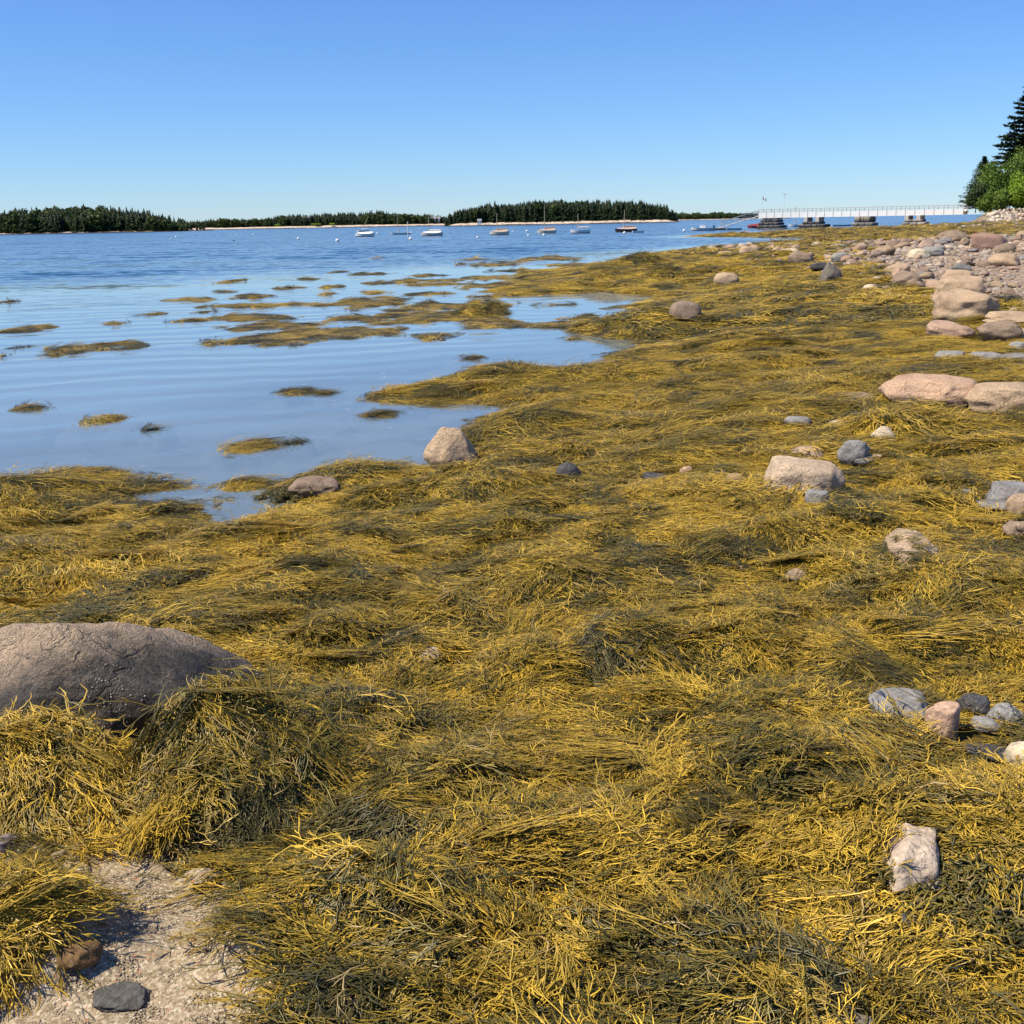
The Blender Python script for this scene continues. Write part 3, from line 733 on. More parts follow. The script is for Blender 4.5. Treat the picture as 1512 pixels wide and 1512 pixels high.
rocks = [
 (622,633,710,690,TAN,'pointed tan boulder standing at the water edge with weed round its foot',dict(depth=.8,facets=5,hmul=1.3,cut=(.75,.97),peak=.62,boxy=.25,rough=.1)),
 (425,697,507,735,BROWN,'low brownish boulder half covered in weed at the water edge',dict(hmul=1.05)),
 (818,678,860,714,DARK,'wet black stone shining alone in the weed right of the pointed tan boulder',dict(hmul=1.0)),
 (948,695,989,713,DARK,'small dark stone with pale flecks, leftmost of the little row in mid beach',{}),
 (1003,685,1026,702,PINK,'small pinkish stone next to the dark flecked one in the little row',{}),
 (1054,693,1076,708,GREY,'small grey stone third in the little row left of the pale tan stone',{}),
 (1068,696,1101,722,TAN,'small pale tan stone just left of the big tan boulder in mid beach',{}),
 (1126,668,1246,734,(.50,.385,.27),'large pale tan boulder in mid beach with weed under its dark front',dict(depth=.9,facets=10,cut=(.62,.92),boxy=.3,rough=.2)),
 (1168,660,1220,682,TAN,'flat tan stone lying behind the large pale boulder in mid beach',{}),
 (1188,722,1224,748,GREY,'grey stone tucked under the front of the large pale boulder',{}),
 (1157,617,1197,637,GREY,'smooth light grey stone alone in the weed above the large pale boulder',dict(rough=.05,facets=4)),
 (1223,620,1253,633,CREAM,'small cream stone right of the smooth light grey stone',{}),
 (1237,644,1284,688,GREY,'angular grey rock leaning against the tan wedge stone',dict(facets=16,cut=(.5,.85))),
 (1281,629,1321,658,CREAM,'tan wedge shaped stone pointing up right behind the angular grey rock',dict(facets=12,cut=(.5,.85),tilt=.35)),
 (1246,671,1288,689,GREY,'flat pale grey stone at the foot of the angular grey rock',{}),
 (1284,673,1303,684,TAN,'little tan stone right of the flat pale grey stone',{}),
 (1450,706,1530,743,GREY,'striated dark grey ledge stone at the right edge of the beach',dict(facets=18,cut=(.45,.85))),
 (1417,721,1441,736,GREY,'small dark chip of stone left of the striated ledge stone',{}),
 (1438,741,1496,757,GREY,'flat light grey slab in front of the striated ledge stone',dict(facets=14)),
 (1486,727,1530,762,TAN,'tan stone at right edge overlapping the flat grey slab',{}),
 (1482,767,1530,797,BROWN,'brown stone at the right edge below the grey slab',{}),
 (1292,752,1380,838,TAN,'smooth pinkish tan boulder buried in weed with only its top bare',dict(depth=2.2,facets=6,hmul=.45,clear=.6,boxy=.1,rough=.25)),
 (1158,838,1193,862,TAN,'small blotchy tan stone alone in the weed below the mid beach boulders',{}),
 (608,953,657,979,PALE,'thin pale sliver of stone showing in the weed at centre',dict(tilt=.3)),
 (1284,1021,1373,1068,GREY,'oblong dark grey stone in weed casting a black shadow on the pink stone',dict(facets=7,hmul=1.25)),
 (1366,1042,1412,1092,PINK,'pink granite stone right of the oblong dark grey stone',dict(facets=12,hmul=1.25)),
 (1413,1020,1464,1060,DARK,'dark slaty stone under weed behind the round grey stones',{}),
 (1457,1039,1514,1082,GREY,'round mottled grey stone at right with smaller one beside it',dict(rough=.06)),
 (1434,1057,1474,1080,GREY,'smaller rounded grey stone left of the round mottled one',dict(rough=.06)),
 (1426,1100,1487,1130,DARK,'flat dark stone with weed strands across it near the right edge',dict(hmul=.8)),
 (1485,1097,1545,1152,CREAM,'cream coloured round stone cut by the right edge',dict(rough=.05,facets=4)),
 (1288,1210,1396,1322,PALE,'bare whitish pink rock in the weed at lower right',dict(depth=1.5,facets=14,cut=(.5,.9),hmul=.75,clear=.85,boxy=.1,rough=.28)),
 (1313,1352,1349,1398,DARK,'narrow blue black stone poking up in weed below the whitish pink rock',dict(facets=12)),
 (1228,1503,1290,1535,PALE,'whitish stone cut by the bottom edge',{}),
 (136,1445,220,1492,(.13,.13,.125),'dark grey stone lying on the coarse sand at lower left',dict(facets=14,hmul=.45,rough=.3)),
 (84,1376,150,1440,(.17,.10,.04),'orange brown wet stone at edge of sand beside the weed clump',dict(hmul=.4,facets=9,rough=.2)),
 (-4,1237,34,1262,(.20,.17,.18),'small purplish stone at left edge above the sand',{}),
 (74,1256,100,1273,PALE,'small whitish stone on the sand under the weed fringe',{}),
 (1297,550,1466,601,(.52,.35,.235),'long flat topped pink tan slab boulder at the right, cracked along its front',dict(depth=.62,facets=10,cut=(.66,.95),hmul=.9,boxy=.4,rough=.2,peak=.22)),
 (1428,567,1545,612,TAN,'rounded tan boulder at right edge touching the long flat topped slab',dict(depth=.8,facets=8,boxy=.3,cut=(.7,.95))),
 (1380,407,1452,448,TAN,'hump backed tan boulder behind its bigger neighbour on the upper beach',dict(facets=6)),
 (1374,428,1468,472,TAN,'big rounded tan boulder in front of the hump backed one',dict(facets=6,hmul=1.1)),
 (1368,478,1436,504,PINK,'long low pink boulder lying aslant in the weed',dict(facets=6,tilt=-.12)),
 (1445,470,1507,503,BROWN,'boulder with shadowed black underside near the right edge',dict(facets=9)),
 (1455,461,1530,482,TAN,'flat tan boulder behind the one with black underside',{}),
 (1488,482,1535,503,TAN,'tan boulder at right edge beside the one with black underside',{}),
 (1381,519,1426,534,GREY,'leftmost stone of the light grey row below the long pink boulder',{}),
 (1422,519,1482,535,GREY,'middle and longest stone of the light grey row',{}),
 (1474,522,1530,535,GREY,'rightmost low stone of the light grey row',{}),
 (1490,505,1514,518,GREY,'small bluish grey stone resting above the light grey row',{}),
 (1392,398,1436,414,TAN,'orange tan dome shaped boulder above the hump backed one',dict(rough=.05,facets=3)),
 (1366,413,1394,432,PINK,'squarish pinkish block left of the hump backed boulder',dict(facets=16,cut=(.5,.8))),
 (1312,396,1360,423,BROWN,'rugged brown boulder ringed by weed on the upper beach',dict(facets=16,cut=(.5,.85))),
 (1303,387,1346,405,TAN,'smooth tan boulder just behind the rugged brown one',{}),
 (1208,393,1243,419,(.19,.17,.14),'dark cone shaped boulder standing up in the weed',dict(facets=8,cut=(.6,.9),hmul=1.35,peak=.6)),
 (1196,387,1222,399,DARK,'low dark stone behind the cone shaped boulder',{}),
 (1225,371,1256,386,GREY,'dark grey humped boulder beyond the cone shaped one',{}),
 (1091,363,1121,380,TAN,'greyish dome boulder near the cove shore, farthest left of the domes',dict(rough=.05,facets=4)),
 (1054,402,1091,421,TAN,'half buried dome boulder with weed on its right side',dict(rough=.06,facets=4)),
 (988,444,1036,473,BROWN,'rounded brown boulder by the head of the narrow inlet',dict(rough=.06,facets=5)),
 (1163,370,1200,389,BROWN,'brown arched boulder with a small stone before it near the cove',{}),
 (1149,365,1180,376,CREAM,'pale boulder just left of the brown arched one near the cove',{}),
 (1434,344,1486,369,(.36,.23,.175),'big cracked red brown boulder at the top of the beach',dict(facets=16,cut=(.5,.85))),
 (1385,340,1432,357,BROWN,'broad brown boulder left of the cracked red brown one',{}),
 (1338,367,1372,382,CREAM,'light boulder with a black hollow side amid the cobbles',{}),
 (1358,361,1394,379,GREY,'grey boulder right of the light one with the hollow side',{}),
 (1460,372,1503,394,TAN,'large tan boulder amid cobbles near the right edge of the upper beach',{}),
 (1274,419,1297,428,PALE,'flat pale stone in the weed below the rugged brown boulder',{}),
 (1328,351,1347,363,BROWN,'upright brown stone split by a dark crack near the cove',dict(facets=14)),
 (1312,353,1331,365,BROWN,'rounded brown stone left of the upright cracked one',{}),
 (1228,578,1290,592,TAN,'thin strip of tan stone showing left of the long slab boulder',dict(hmul=.6)),
]
rock_objs = []
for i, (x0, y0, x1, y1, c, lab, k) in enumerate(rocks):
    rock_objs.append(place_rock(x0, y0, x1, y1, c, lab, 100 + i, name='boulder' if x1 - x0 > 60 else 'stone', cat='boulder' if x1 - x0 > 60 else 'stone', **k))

# the big stained boulder at the lower left
v, f = rock_verts(33, 6, 12, .16, (.60, .92), .85, .02)
bp = atY(115, 903, 4.12)
v = v * np.array([.78, .44, .42]); v *= (1 + .10 * (1 - np.abs(fbm(v[:, 0] * 3.2, v[:, 1] * 3.2, v[:, 2] * 3.2, 77, 5))))[:, None]
v[:, 2] += -.10 * np.maximum(0, v[:, 0]) - .03 * np.abs(v[:, 0]) - .22 * np.maximum(0, np.abs(v[:, 0]) - .25)
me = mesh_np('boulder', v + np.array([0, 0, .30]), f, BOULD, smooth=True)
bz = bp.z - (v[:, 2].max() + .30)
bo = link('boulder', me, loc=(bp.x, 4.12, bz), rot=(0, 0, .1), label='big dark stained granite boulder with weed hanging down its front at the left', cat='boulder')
rock_foot.append((bp.x, 4.12, .56, .22))
# barnacles on it
g = np.random.default_rng(5)
vv = v + np.array([0, 0, .30]); tri = vv[f]; nrm = np.cross(tri[:, 1] - tri[:, 0], tri[:, 2] - tri[:, 0]); nrm /= np.linalg.norm(nrm, axis=1, keepdims=True)
ctr = tri.mean(1)
ok = np.where((nrm[:, 1] < -.25) & (ctr[:, 2] > .2) & (vn(ctr[:, 0] * 6, ctr[:, 1] * 6, ctr[:, 2] * 6, 8) > .05))[0]
pk = g.choice(ok, min(220, len(ok)), replace=False)
bv, bf = [], []
for j, p in enumerate(pk):
    r = g.uniform(.0016, .0038); n_ = Vector(nrm[p]); q = n_.to_track_quat('Z', 'Y'); c = Vector(ctr[p])
    o = len(bv)
    for rr_, zz in ((1, -.001), (.55, r * .9)):
        for a in range(5): bv.append(c + q @ Vector((math.cos(a * 1.2566) * r * rr_, math.sin(a * 1.2566) * r * rr_, zz)))
    bf += [(o + a, o + (a + 1) % 5, o + 5 + (a + 1) % 5, o + 5 + a) for a in range(5)] + [tuple(o + 5 + a for a in range(5))]
bm_ = bpy.data.meshes.new('barnacles'); bm_.from_pydata(bv, [], bf); bm_.materials.append(simple('barnacle_shell', (.62, .60, .54), .8))
link('barnacles', bm_, parent=bo, kind='stuff')

# cobbles of the upper beach: the largest as things, the rest as one mass
ROCKU = [mesh_np('cobble', *rock_verts(500 + i, 3, 6 + (i * 3) % 9, .12, (.55, .92)), ROCK, smooth=True) for i in range(12)]
g = np.random.default_rng(12)
cand = []
bpx = [1040, 1100, 1180, 1262, 1340, 1400, 1450, 1512, 1620, 1900]; brow = [372, 373, 378, 394, 426, 436, 452, 472, 504, 564]
N = 5200
px = g.uniform(1040, 1800, N); fr = g.random(N) ** 1.25
top = np.interp(px, [1040, 1180, 1290, 1400, 1512, 1800], [369, 362, 356, 345, 338, 335])
py = top + fr * (np.interp(px, bpx, brow) + 6 + 10 * g.normal(0, 1, N).clip(-1, 1.6) - top)
X, Y, z = gpt(px, py, fn=ground_h)
sz = np.exp(g.normal(1.95, .55, N)) * np.hypot(X, Y) / F
sz = np.clip(sz, .05, .85) * np.where(Y > 95, .8, 1)
ok = (Y < 130) & (z > .05) & (g.random(N) < .25 + .75 * sstep((px - 1180) / 100))
X, Y, z, sz, px = X[ok], Y[ok], z[ok], sz[ok], px[ok]
ordr = np.argsort(-(sz / Y)); keep = []
cell = {}
for i in ordr:
    bad = False
    for (rx, ry, ra, rb) in rock_foot:
        if ((X[i] - rx) / (ra * 1.15))**2 + ((Y[i] - ry) / (rb * 1.15))**2 < 1: bad = True; break
    if bad: continue
    kx, ky = int(X[i] * 2), int(Y[i] * 1)
    for dx in (-1, 0, 1):
        for dy in (-1, 0, 1):
            for j in cell.get((kx + dx, ky + dy), ()):
                if (X[i] - X[j])**2 + (Y[i] - Y[j])**2 < (.36 * (sz[i] + sz[j]))**2: bad = True; break
    if bad: continue
    cell.setdefault((kx, ky), []).append(i); keep.append(i)
print('cobbles', len(keep))
pal = [TAN, TAN, PINK, BROWN, GREY, PALE, (.34, .25, .19), (.38, .28, .22), (.30, .22, .17)]
labs = {0: ('tan', 'loose tan cobble among the stones covering the upper beach'), 1: ('grey', 'loose grey cobble among the stones covering the upper beach'), 2: ('brown', 'loose brown cobble among the stones covering the upper beach')}
small = [[], []]
marks = []
for rk_, o_ in zip(rocks, [o for o in bpy.data.objects if o.name.split('.')[0] in ('boulder', 'stone')][:0] or rock_objs):
    for key, short in (('cracked red brown', 'cracked red brown boulder'), ('broad brown boulder left', 'broad brown boulder near the cove'), ('light boulder with a black hollow', 'light boulder with a hollow side'), ('large tan boulder amid cobbles', 'large tan boulder near the right edge'),
                       ('orange tan dome', 'orange tan dome boulder'), ('hump backed tan boulder behind', 'hump backed tan boulder'), ('rugged brown boulder', 'rugged brown boulder'), ('dark cone shaped', 'dark cone shaped boulder'), ('dark grey humped', 'dark grey humped boulder'),
                       ('brown arched boulder', 'brown arched boulder near the cove'), ('upright brown stone', 'upright cracked stone near the cove'), ('boulder with shadowed black', 'boulder with black underside'), ('greyish dome boulder', 'greyish dome boulder near the cove')):
        if rk_[5].startswith(key) or key in rk_[5][:34]: marks.append((o_.location.x, o_.location.y, short)); break
def near_mark(x, y):
    m = min(marks, key=lambda q: ((q[0] - x) ** 2 + ((q[1] - y) * .6) ** 2)); dx, dy = x - m[0], (y - m[1]) * .6
    rel = ('right of' if dx > 0 else 'left of') if abs(dx) > abs(dy) else ('beyond' if dy > 0 else 'in front of')
    return rel + ' the ' + m[2]
for n_, i in enumerate(keep):
    s = sz[i]; c = np.array(pal[g.integers(len(pal))]) * g.uniform(.8, 1.15)
    hz = s * g.uniform(.35, .65)
    if n_ < 230:
        o = link('cobble', ROCKU[n_ % 12], loc=(X[i], Y[i], z[i] + hz * .22), rot=(g.uniform(-.25, .25), g.uniform(-.25, .25), g.uniform(0, 6.28)), cat='cobble', color=tuple(c))
        o.scale = (s / 2, s / 2 * g.uniform(.6, .95), hz / 2 * 1.1)
        kind = 1 if c[0] - c[2] < .05 else (2 if c[0] < .33 else 0)
        o['label'] = 'loose ' + ('large ' if n_ < 60 else '') + labs[kind][0] + ' cobble lying ' + near_mark(X[i], Y[i]); o['group'] = 'cobbles of the upper beach'
    else: small[0].append((X[i], Y[i], z[i] + hz * .15, s, hz, n_))
def rock_cloud(name, items, mat, sub=2, label=None, kind='stuff', zs=1.0):
    bases = [rock_verts(700 + k, sub, 8, .14, (.55, .9)) for k in range(6)]
    Vs, Fs, Cs, o = [], [], [], 0
    gg = np.random.default_rng(3)
    for (x, y, z_, s, hz, k) in items:
        v, f = bases[k % 6]; a = gg.uniform(0, 6.28); c, s_ = math.cos(a), math.sin(a)
        w = v * np.array([s / 2, s / 2 * gg.uniform(.6, .95), hz / 2 * zs])
        w = np.stack([w[:, 0] * c - w[:, 1] * s_ + x, w[:, 0] * s_ + w[:, 1] * c + y, w[:, 2] + z_], -1)
        Vs.append(w); Fs.append(f + o); o += len(v); Cs.append(np.full(len(v), gg.random()))
    o = link(name, mesh_np(name, np.concatenate(Vs), np.concatenate(Fs), mat, {'srnd': np.concatenate(Cs)}, smooth=True), kind=kind)
    if label: o['label'] = label
    return o
def cloud_mat(name, stops):
    t = NT(name); P = t.pos(); r = t.attr('srnd')
    c = t.ramp(r, *stops)
    c = t.mix(.6, c, t.ramp(t.noise(P, 14, 4, .7), (.3, .6), (.7, 1.2)), 'MULTIPLY')
    t.bsdf(c, .8, t.bump(t.noise(P, 20, 4), .6, .02), .3); return t.m
COBM = cloud_mat('small_cobbles', [(0, (.17, .13, .10)), (.25, (.30, .22, .16)), (.5, (.42, .31, .22)), (.75, (.27, .25, .235)), (1, (.55, .45, .34))])
extra = []
for k in range(5200):
    pass
M2 = 6500
px = g.uniform(1020, 1900, M2); top = np.interp(px, [1040, 1180, 1290, 1400, 1512, 1800], [369, 362, 356, 345, 338, 335])
py = top + g.random(M2) ** 1.1 * (np.interp(px, bpx, brow) + 6 + 16 * g.normal(0, 1, M2) - top)
X2, Y2, z2 = gpt(px, py, fn=ground_h)
s2 = np.clip(np.exp(g.normal(1.25, .4, M2)) * np.hypot(X2, Y2) / F, .03, .4)
for i in range(M2):
    if Y2[i] < 135 and z2[i] > .03 and (px[i] > 1230 or i % 5 == 0): small[0].append((X2[i], Y2[i], z2[i] + s2[i] * .08, s2[i], s2[i] * .6, i))
# stones along the spit and below the bank
for k in range(1500):
    x = g.uniform(46, 125); y = g.uniform(112, 190); zb = float('nan')
    small[1].append((x, y))
xs = np.array(small[1]); zz, dd = base_h(xs[:, 0], xs[:, 1])
okk = (zz > .12) & (g.random(len(zz)) < sstep((xs[:, 0] - 42) / 28) + .12)
for (x, y), h in zip(xs[okk], zz[okk]):
    s = g.uniform(.2, .8); small[0].append((x, y, h + s * .1, s, s * .6, int(x * 10)))
rock_cloud('beach_cobbles', small[0], COBM, 2)

# pale blocks of the bank where the bridge lands: largest as things
PALEM = cloud_mat('bank_granite', [(0, (.40, .30, .25)), (.3, (.50, .43, .34)), (.7, (.60, .53, .43)), (1, (.50, .40, .33))])
g = np.random.default_rng(77)
bank = []
for k in range(4000):
    x = g.uniform(76, 135); y = g.uniform(186, 206)
    bank.append((x, y))
bank = np.array(bank); zb, _ = base_h(bank[:, 0], bank[:, 1]); z0, _ = base_h(bank[:, 0], bank[:, 1] - .01)
slope = (base_h(bank[:, 0], bank[:, 1] + .5)[0] - base_h(bank[:, 0], bank[:, 1] - .5)[0])
okb = (slope > .05) & (zb > .8)
bank, zb = bank[okb], zb[okb]
used = []; cells = {}
for i in range(len(bank)):
    s = float(np.clip(np.exp(g.normal(-.05, .35)), .5, 1.7)) if len(used) < 210 else float(g.uniform(.5, 1.0))
    kx, ky = int(bank[i, 0] / 2), int(bank[i, 1] / 2)
    if any((bank[i, 0] - bank[j[0], 0])**2 + (bank[i, 1] - bank[j[0], 1])**2 < (.36 * (s + j[1]))**2 for dx in (-1, 0, 1) for dy in (-1, 0, 1) for j in cells.get((kx + dx, ky + dy), ())): continue
    used.append((i, s)); cells.setdefault((kx, ky), []).append((i, s))
used.sort(key=lambda t: -t[1])
ang = [mesh_np('bank_block', *rock_verts(800 + i, 3, 22, .10, (.42, .8), 1.0), ROCK, smooth=False) for i in range(8)]
cloud = []
for n_, (i, s) in enumerate(used):
    if n_ < 170 and bank[i, 0] / bank[i, 1] < .5:
        c = np.array([(.58, .50, .40), (.50, .41, .32), (.62, .56, .46), (.40, .30, .24)][g.integers(4)]) 
        o = link('bank_block', ang[n_ % 8], loc=(bank[i, 0], bank[i, 1], zb[i] + s * .18), rot=(g.uniform(-.5, .5), g.uniform(-.5, .5), g.uniform(0, 6)), cat='boulder', color=tuple(c),
                 label=('pale' if c[0] > .55 else 'pinkish brown') + ' angular block ' + ('high' if zb[i] > 2.3 else 'low') + ' on the stone bank ' + ('at the bridge end' if bank[i, 0] < 86 else 'below the trees'), group='granite blocks of the bank')
        o.scale = (s / 2 * 1.1, s / 2 * .9, s / 2 * .8)
    else: cloud.append((bank[i, 0], bank[i, 1], zb[i] + s * .15, s, s * .8, n_))
rock_cloud('bank_rubble', cloud, PALEM, 2)

# gravel on the sand
g = np.random.default_rng(9)
gr_ = []
K = 24000
px = g.uniform(-160, 430, K); py = g.uniform(1235, 1535, K)
GX, GY, GZ = gpt(px, py, it=30)
okg = (sdist(GX, GY, sand_w) > -.05)
GX, GY = GX[okg], GY[okg]; GZ = ground_h(GX, GY)
s = np.exp(g.normal(-5.55, .36, len(GX))); s = np.where(g.random(len(GX)) < .012, s * 2.2, s)
GRAVM = cloud_mat('shell_gravel', [(0, (.16, .13, .11)), (.12, (.29, .23, .16)), (.45, (.39, .32, .215)), (.75, (.46, .39, .28)), (.93, (.60, .53, .41)), (.965, (.42, .22, .14)), (1, (.20, .18, .19))])
rock_cloud('gravel', [(GX[i], GY[i], GZ[i] + s[i] * .12, s[i], s[i] * .7, i) for i in range(len(GX))], GRAVM, 1)

# ------------------------------------------------------------------ lay the rockweed
near_c = proto_collection('tufts_near', [make_tuft(i, n=66, length=.145 + .03 * (i % 3), width=.0043, spread=.045 + .01 * (i % 3), branches=4, curl=1.0 + .3 * (i % 3), segs=8, lift=.022) for i in range(10)])
blad_c = proto_collection('tufts_short', [make_tuft(40 + i, n=60, length=.09, width=.0075, spread=.06, branches=5, curl=2.0, lift=.05, segs=6) for i in range(3)])
mid_c = proto_collection('tufts_mid', [make_tuft(60 + i, n=40, length=.30, width=.0066, spread=.08, branches=2, curl=.9, segs=6, lift=.05) for i in range(7)])
far_c = proto_collection('tufts_far', [make_tuft(80 + i, n=24, length=.5, width=.024, spread=.16, branches=1, curl=1.0, segs=5, lift=.09) for i in range(5)])
vfar_c = proto_collection('tufts_vfar', [make_tuft(95 + i, n=22, length=1.3, width=.11, spread=.5, branches=0, curl=1.0, segs=4, lift=.22) for i in range(4)])
rng = np.random.default_rng(21)
def lay(name, coll, nproto, y0, y1, dens, scale, lift, umax=.56, pull=1.2, tint_off=0.0, reach=.08):
    area = (umax * 2) * ((y1 + .6)**2 - (y0 + .6)**2) / 2
    n = int(area * dens)
    y = np.sqrt(rng.random(n) * ((y1 + .6)**2 - (y0 + .6)**2) + (y0 + .6)**2) - .6
    x = rng.uniform(-umax, umax + .03, n) * (y + .6)
    # clumps: pull some of the tufts towards shared roots
    z, d = ground_h(x, y, True)
    m = weed_mask(x, y, z, d)
    isl = (z > np.where(d < 0, .006, np.where(y > 14, -.018, .010))) | ((z > -.028) & (rng.random(n) < .35))
    sd_ = sdist(x, y, sand_w) + .03 * vn(x * 9, y * 9, 0, 21)
    isl &= ~((y < 5) & (sd_ > -.06 - (reach - .05) * 1.3))
    bare = vn(x * .5, y * .5, 0, 91)
    spit_up = sstep((x - 62) / 8) * (y > 105)
    keep = (m > rng.random(n)) & isl & (rng.random(n) > spit_up * .8)
    for (rx, ry, ra, rb) in rock_foot:
        if ry < y0 - 2 or ry > y1 + 2: continue
        mg = reach; keep &= (((x - rx) / (ra + mg))**2 + ((y - ry + mg * .9) / (rb * 1.15 + mg * 1.6))**2 > 1)
    x, y, z, d = x[keep], y[keep], z[keep], d[keep]; n = len(x)
    f1 = sstep((y - 7) / 9); f2 = sstep((y - 22) / 20)
    def mixn(s, a, b, c):
        return (vn(x * a, y * a, 0, s) * (1 - f1) + vn(x * b, y * b, 0, s + 1) * f1) * (1 - f2) * 1.0 + vn(x * c, y * c * .6, 0, s + 2) * f2
    th = 2.8 * mixn(31, .9, .5, .25) + 2.2 * mixn(131, 3.4, 1.9, .9) + rng.normal(0, 1, n) * np.where(y < 8, .26, .4)
    th = np.arctan2(np.sin(th) * .62, np.cos(th))
    afl = z < .006; z = np.maximum(z, .004)
    P = np.stack([x, y, z], -1)
    E, gm, Nn = frames(P, th, slope_pull=pull)
    tn = .68 + .20 * mixn(231, 1.2, .8, .5) + .62 * mixn(331, 5.2, 3.2, 1.6) + .45 * mixn(431, 11., 7., 3.4) + (rng.normal(0, 1, n)) * np.where(y > 9, .26, .22) + tint_off
    tn -= .12 * np.clip(gm - .5, 0, 1)
    edge = np.exp(-np.maximum(d, 0) / np.clip(y * .03, .15, 1.2)); tn -= edge * .12
    isl_t = (d < 0); tn += isl_t * .0
    tn = np.clip(tn, .02, 1)
    hh = (rng.random(n) ** 1.5) * lift
    hh = np.where((z < .05), hh * .2, hh)
    isl_ = (d < 0) & (z < .06); hh = np.where(isl_, hh * .3, hh)
    P = P + Nn * hh[:, None] - Nn * .008
    sc_ = scale * rng.uniform(.75, 1.25, n)
    sc_ = np.where((d < 0) | (z < .012), sc_ * .7, sc_)
    sc_ = np.where(afl, sc_ * .6, sc_)
    S = np.stack([sc_, sc_, sc_ * np.where(afl, .12, 1) * np.where(isl_, .55, 1) * np.where(z < .05, .32, .40)], -1)
    print(name, n)
    return instancer(name, coll, P, E, S, rng.integers(0, nproto, n), tn, label)
label = 'golden and olive rockweed lying in combed mats over the shore'
lay('rockweed', near_c, 10, 1.2, 5.2, 560, 1.0, .035, umax=.66, reach=.05)
long_c = proto_collection('tufts_long', [make_tuft(120 + i, n=70, length=.30, width=.0048, spread=.07, branches=5, curl=.55, segs=9, lift=.03, fan=.9) for i in range(5)])
lay('rockweed', long_c, 5, 1.2, 6.5, 18, .9, .05, umax=.66, reach=.12, tint_off=.06)
lay('rockweed', near_c, 10, 5.2, 9.5, 280, 1.25, .04, umax=.60, reach=.08)
lay('rockweed', mid_c, 7, 9.0, 20, 90, 1.1, .05, umax=.56, reach=.10)
lay('rockweed', far_c, 5, 19, 62, 26, .9, .06, umax=.56, reach=.14)
lay('rockweed', vfar_c, 4, 60, 205, 2.0, .8, .05, umax=.56, reach=.3)

def knot(cx, row, rx, ry, n, tint):
    X, Y, z = gpt([cx], [row], fn=ground_h)
    x = X[0] + rng.normal(0, rx, n); y = Y[0] + rng.normal(0, ry, n); z = ground_h(x, y)
    P = np.stack([x, y, z], -1); E, gm, Nn = frames(P, rng.uniform(0, 6.28, n), slope_pull=.6)
    P = P + Nn * rng.uniform(.01, .035, (n, 1)); k = rng.uniform(.7, 1.1, (n, 1))
    instancer('bladder_wrack', blad_c, P, E, np.repeat(k, 3, 1) * np.array([[1, 1, .8]]), rng.integers(0, 3, n), np.clip(rng.normal(tint, .15, n), 0, 1))
knot(1440, 1380, .10, .07, 46, .12)
knot(1385, 1400, .06, .04, 14, .75)
knot(70, 1085, .06, .04, 20, .62)
knot(300, 1060, .06, .04, 16, .5)
knot(480, 708, .22, .12, 50, .05)
knot(760, 636, .3, .25, 40, .1)

# ------------------------------------------------------------------ far shores
def island_mat():
    t = NT('island_ground'); P = t.pos(); s = t.n('ShaderNodeSeparateXYZ'); t.l(P, s.inputs[0])
    h = t.math('ADD', s.outputs[2], t.math('MULTIPLY', t.math('SUBTRACT', t.noise(P, .05, 5, .7), .5), 2.2))
    rk = t.ramp(t.noise(P, .25, 5, .7), (.3, (.25, .19, .15)), (.5, (.55, .46, .38)), (.7, (.68, .60, .52)))
    c = t.ramp(t.mr(h, -.2, 4.5), (0, (.05, .04, .03)), (.14, (.07, .055, .04)), (.2, (1, 1, 1)), (.52, (1, 1, 1)), (.6, (.03, .04, .015)))
    top = t.mix(t.noise(P, .03, 3), (.035, .05, .018), (.09, .11, .035))
    c2 = t.mix(1, rk, c, 'MULTIPLY')
    t.bsdf(t.mix(t.mr(h, 2.2, 2.7), c2, top), .9, None, .2); return t.m
ISLM = island_mat()
def leaf_mat(name, a, b, tr=.15):
    t = NT(name); O = t.n('ShaderNodeObjectInfo').outputs['Random']; r = t.attr('srnd')
    f = t.math('ADD', t.math('MULTIPLY', O, .5), t.math('MULTIPLY', r, .5))
    c = t.mix(f, a, b); p = t.bsdf(c, .6, None, .25, out=False)
    q = t.n('ShaderNodeBsdfTranslucent'); t.l(c, q.inputs[0]); mx = t.n('ShaderNodeMixShader'); mx.inputs[0].default_value = tr
    t.l(p.outputs[0], mx.inputs[1]); t.l(q.outputs[0], mx.inputs[2]); t.l(mx.outputs[0], t.out.inputs['Surface']); return t.m
SPR = leaf_mat('spruce_needles', (.018, .038, .018), (.042, .068, .026), .08)
LEAF = leaf_mat('hardwood_leaves', (.10, .18, .028), (.19, .28, .05), .32)
LEAF2 = leaf_mat('bright_leaves', (.16, .28, .02), (.26, .38, .04), .3)
BARK = simple('bark', (.16, .13, .11), .9)

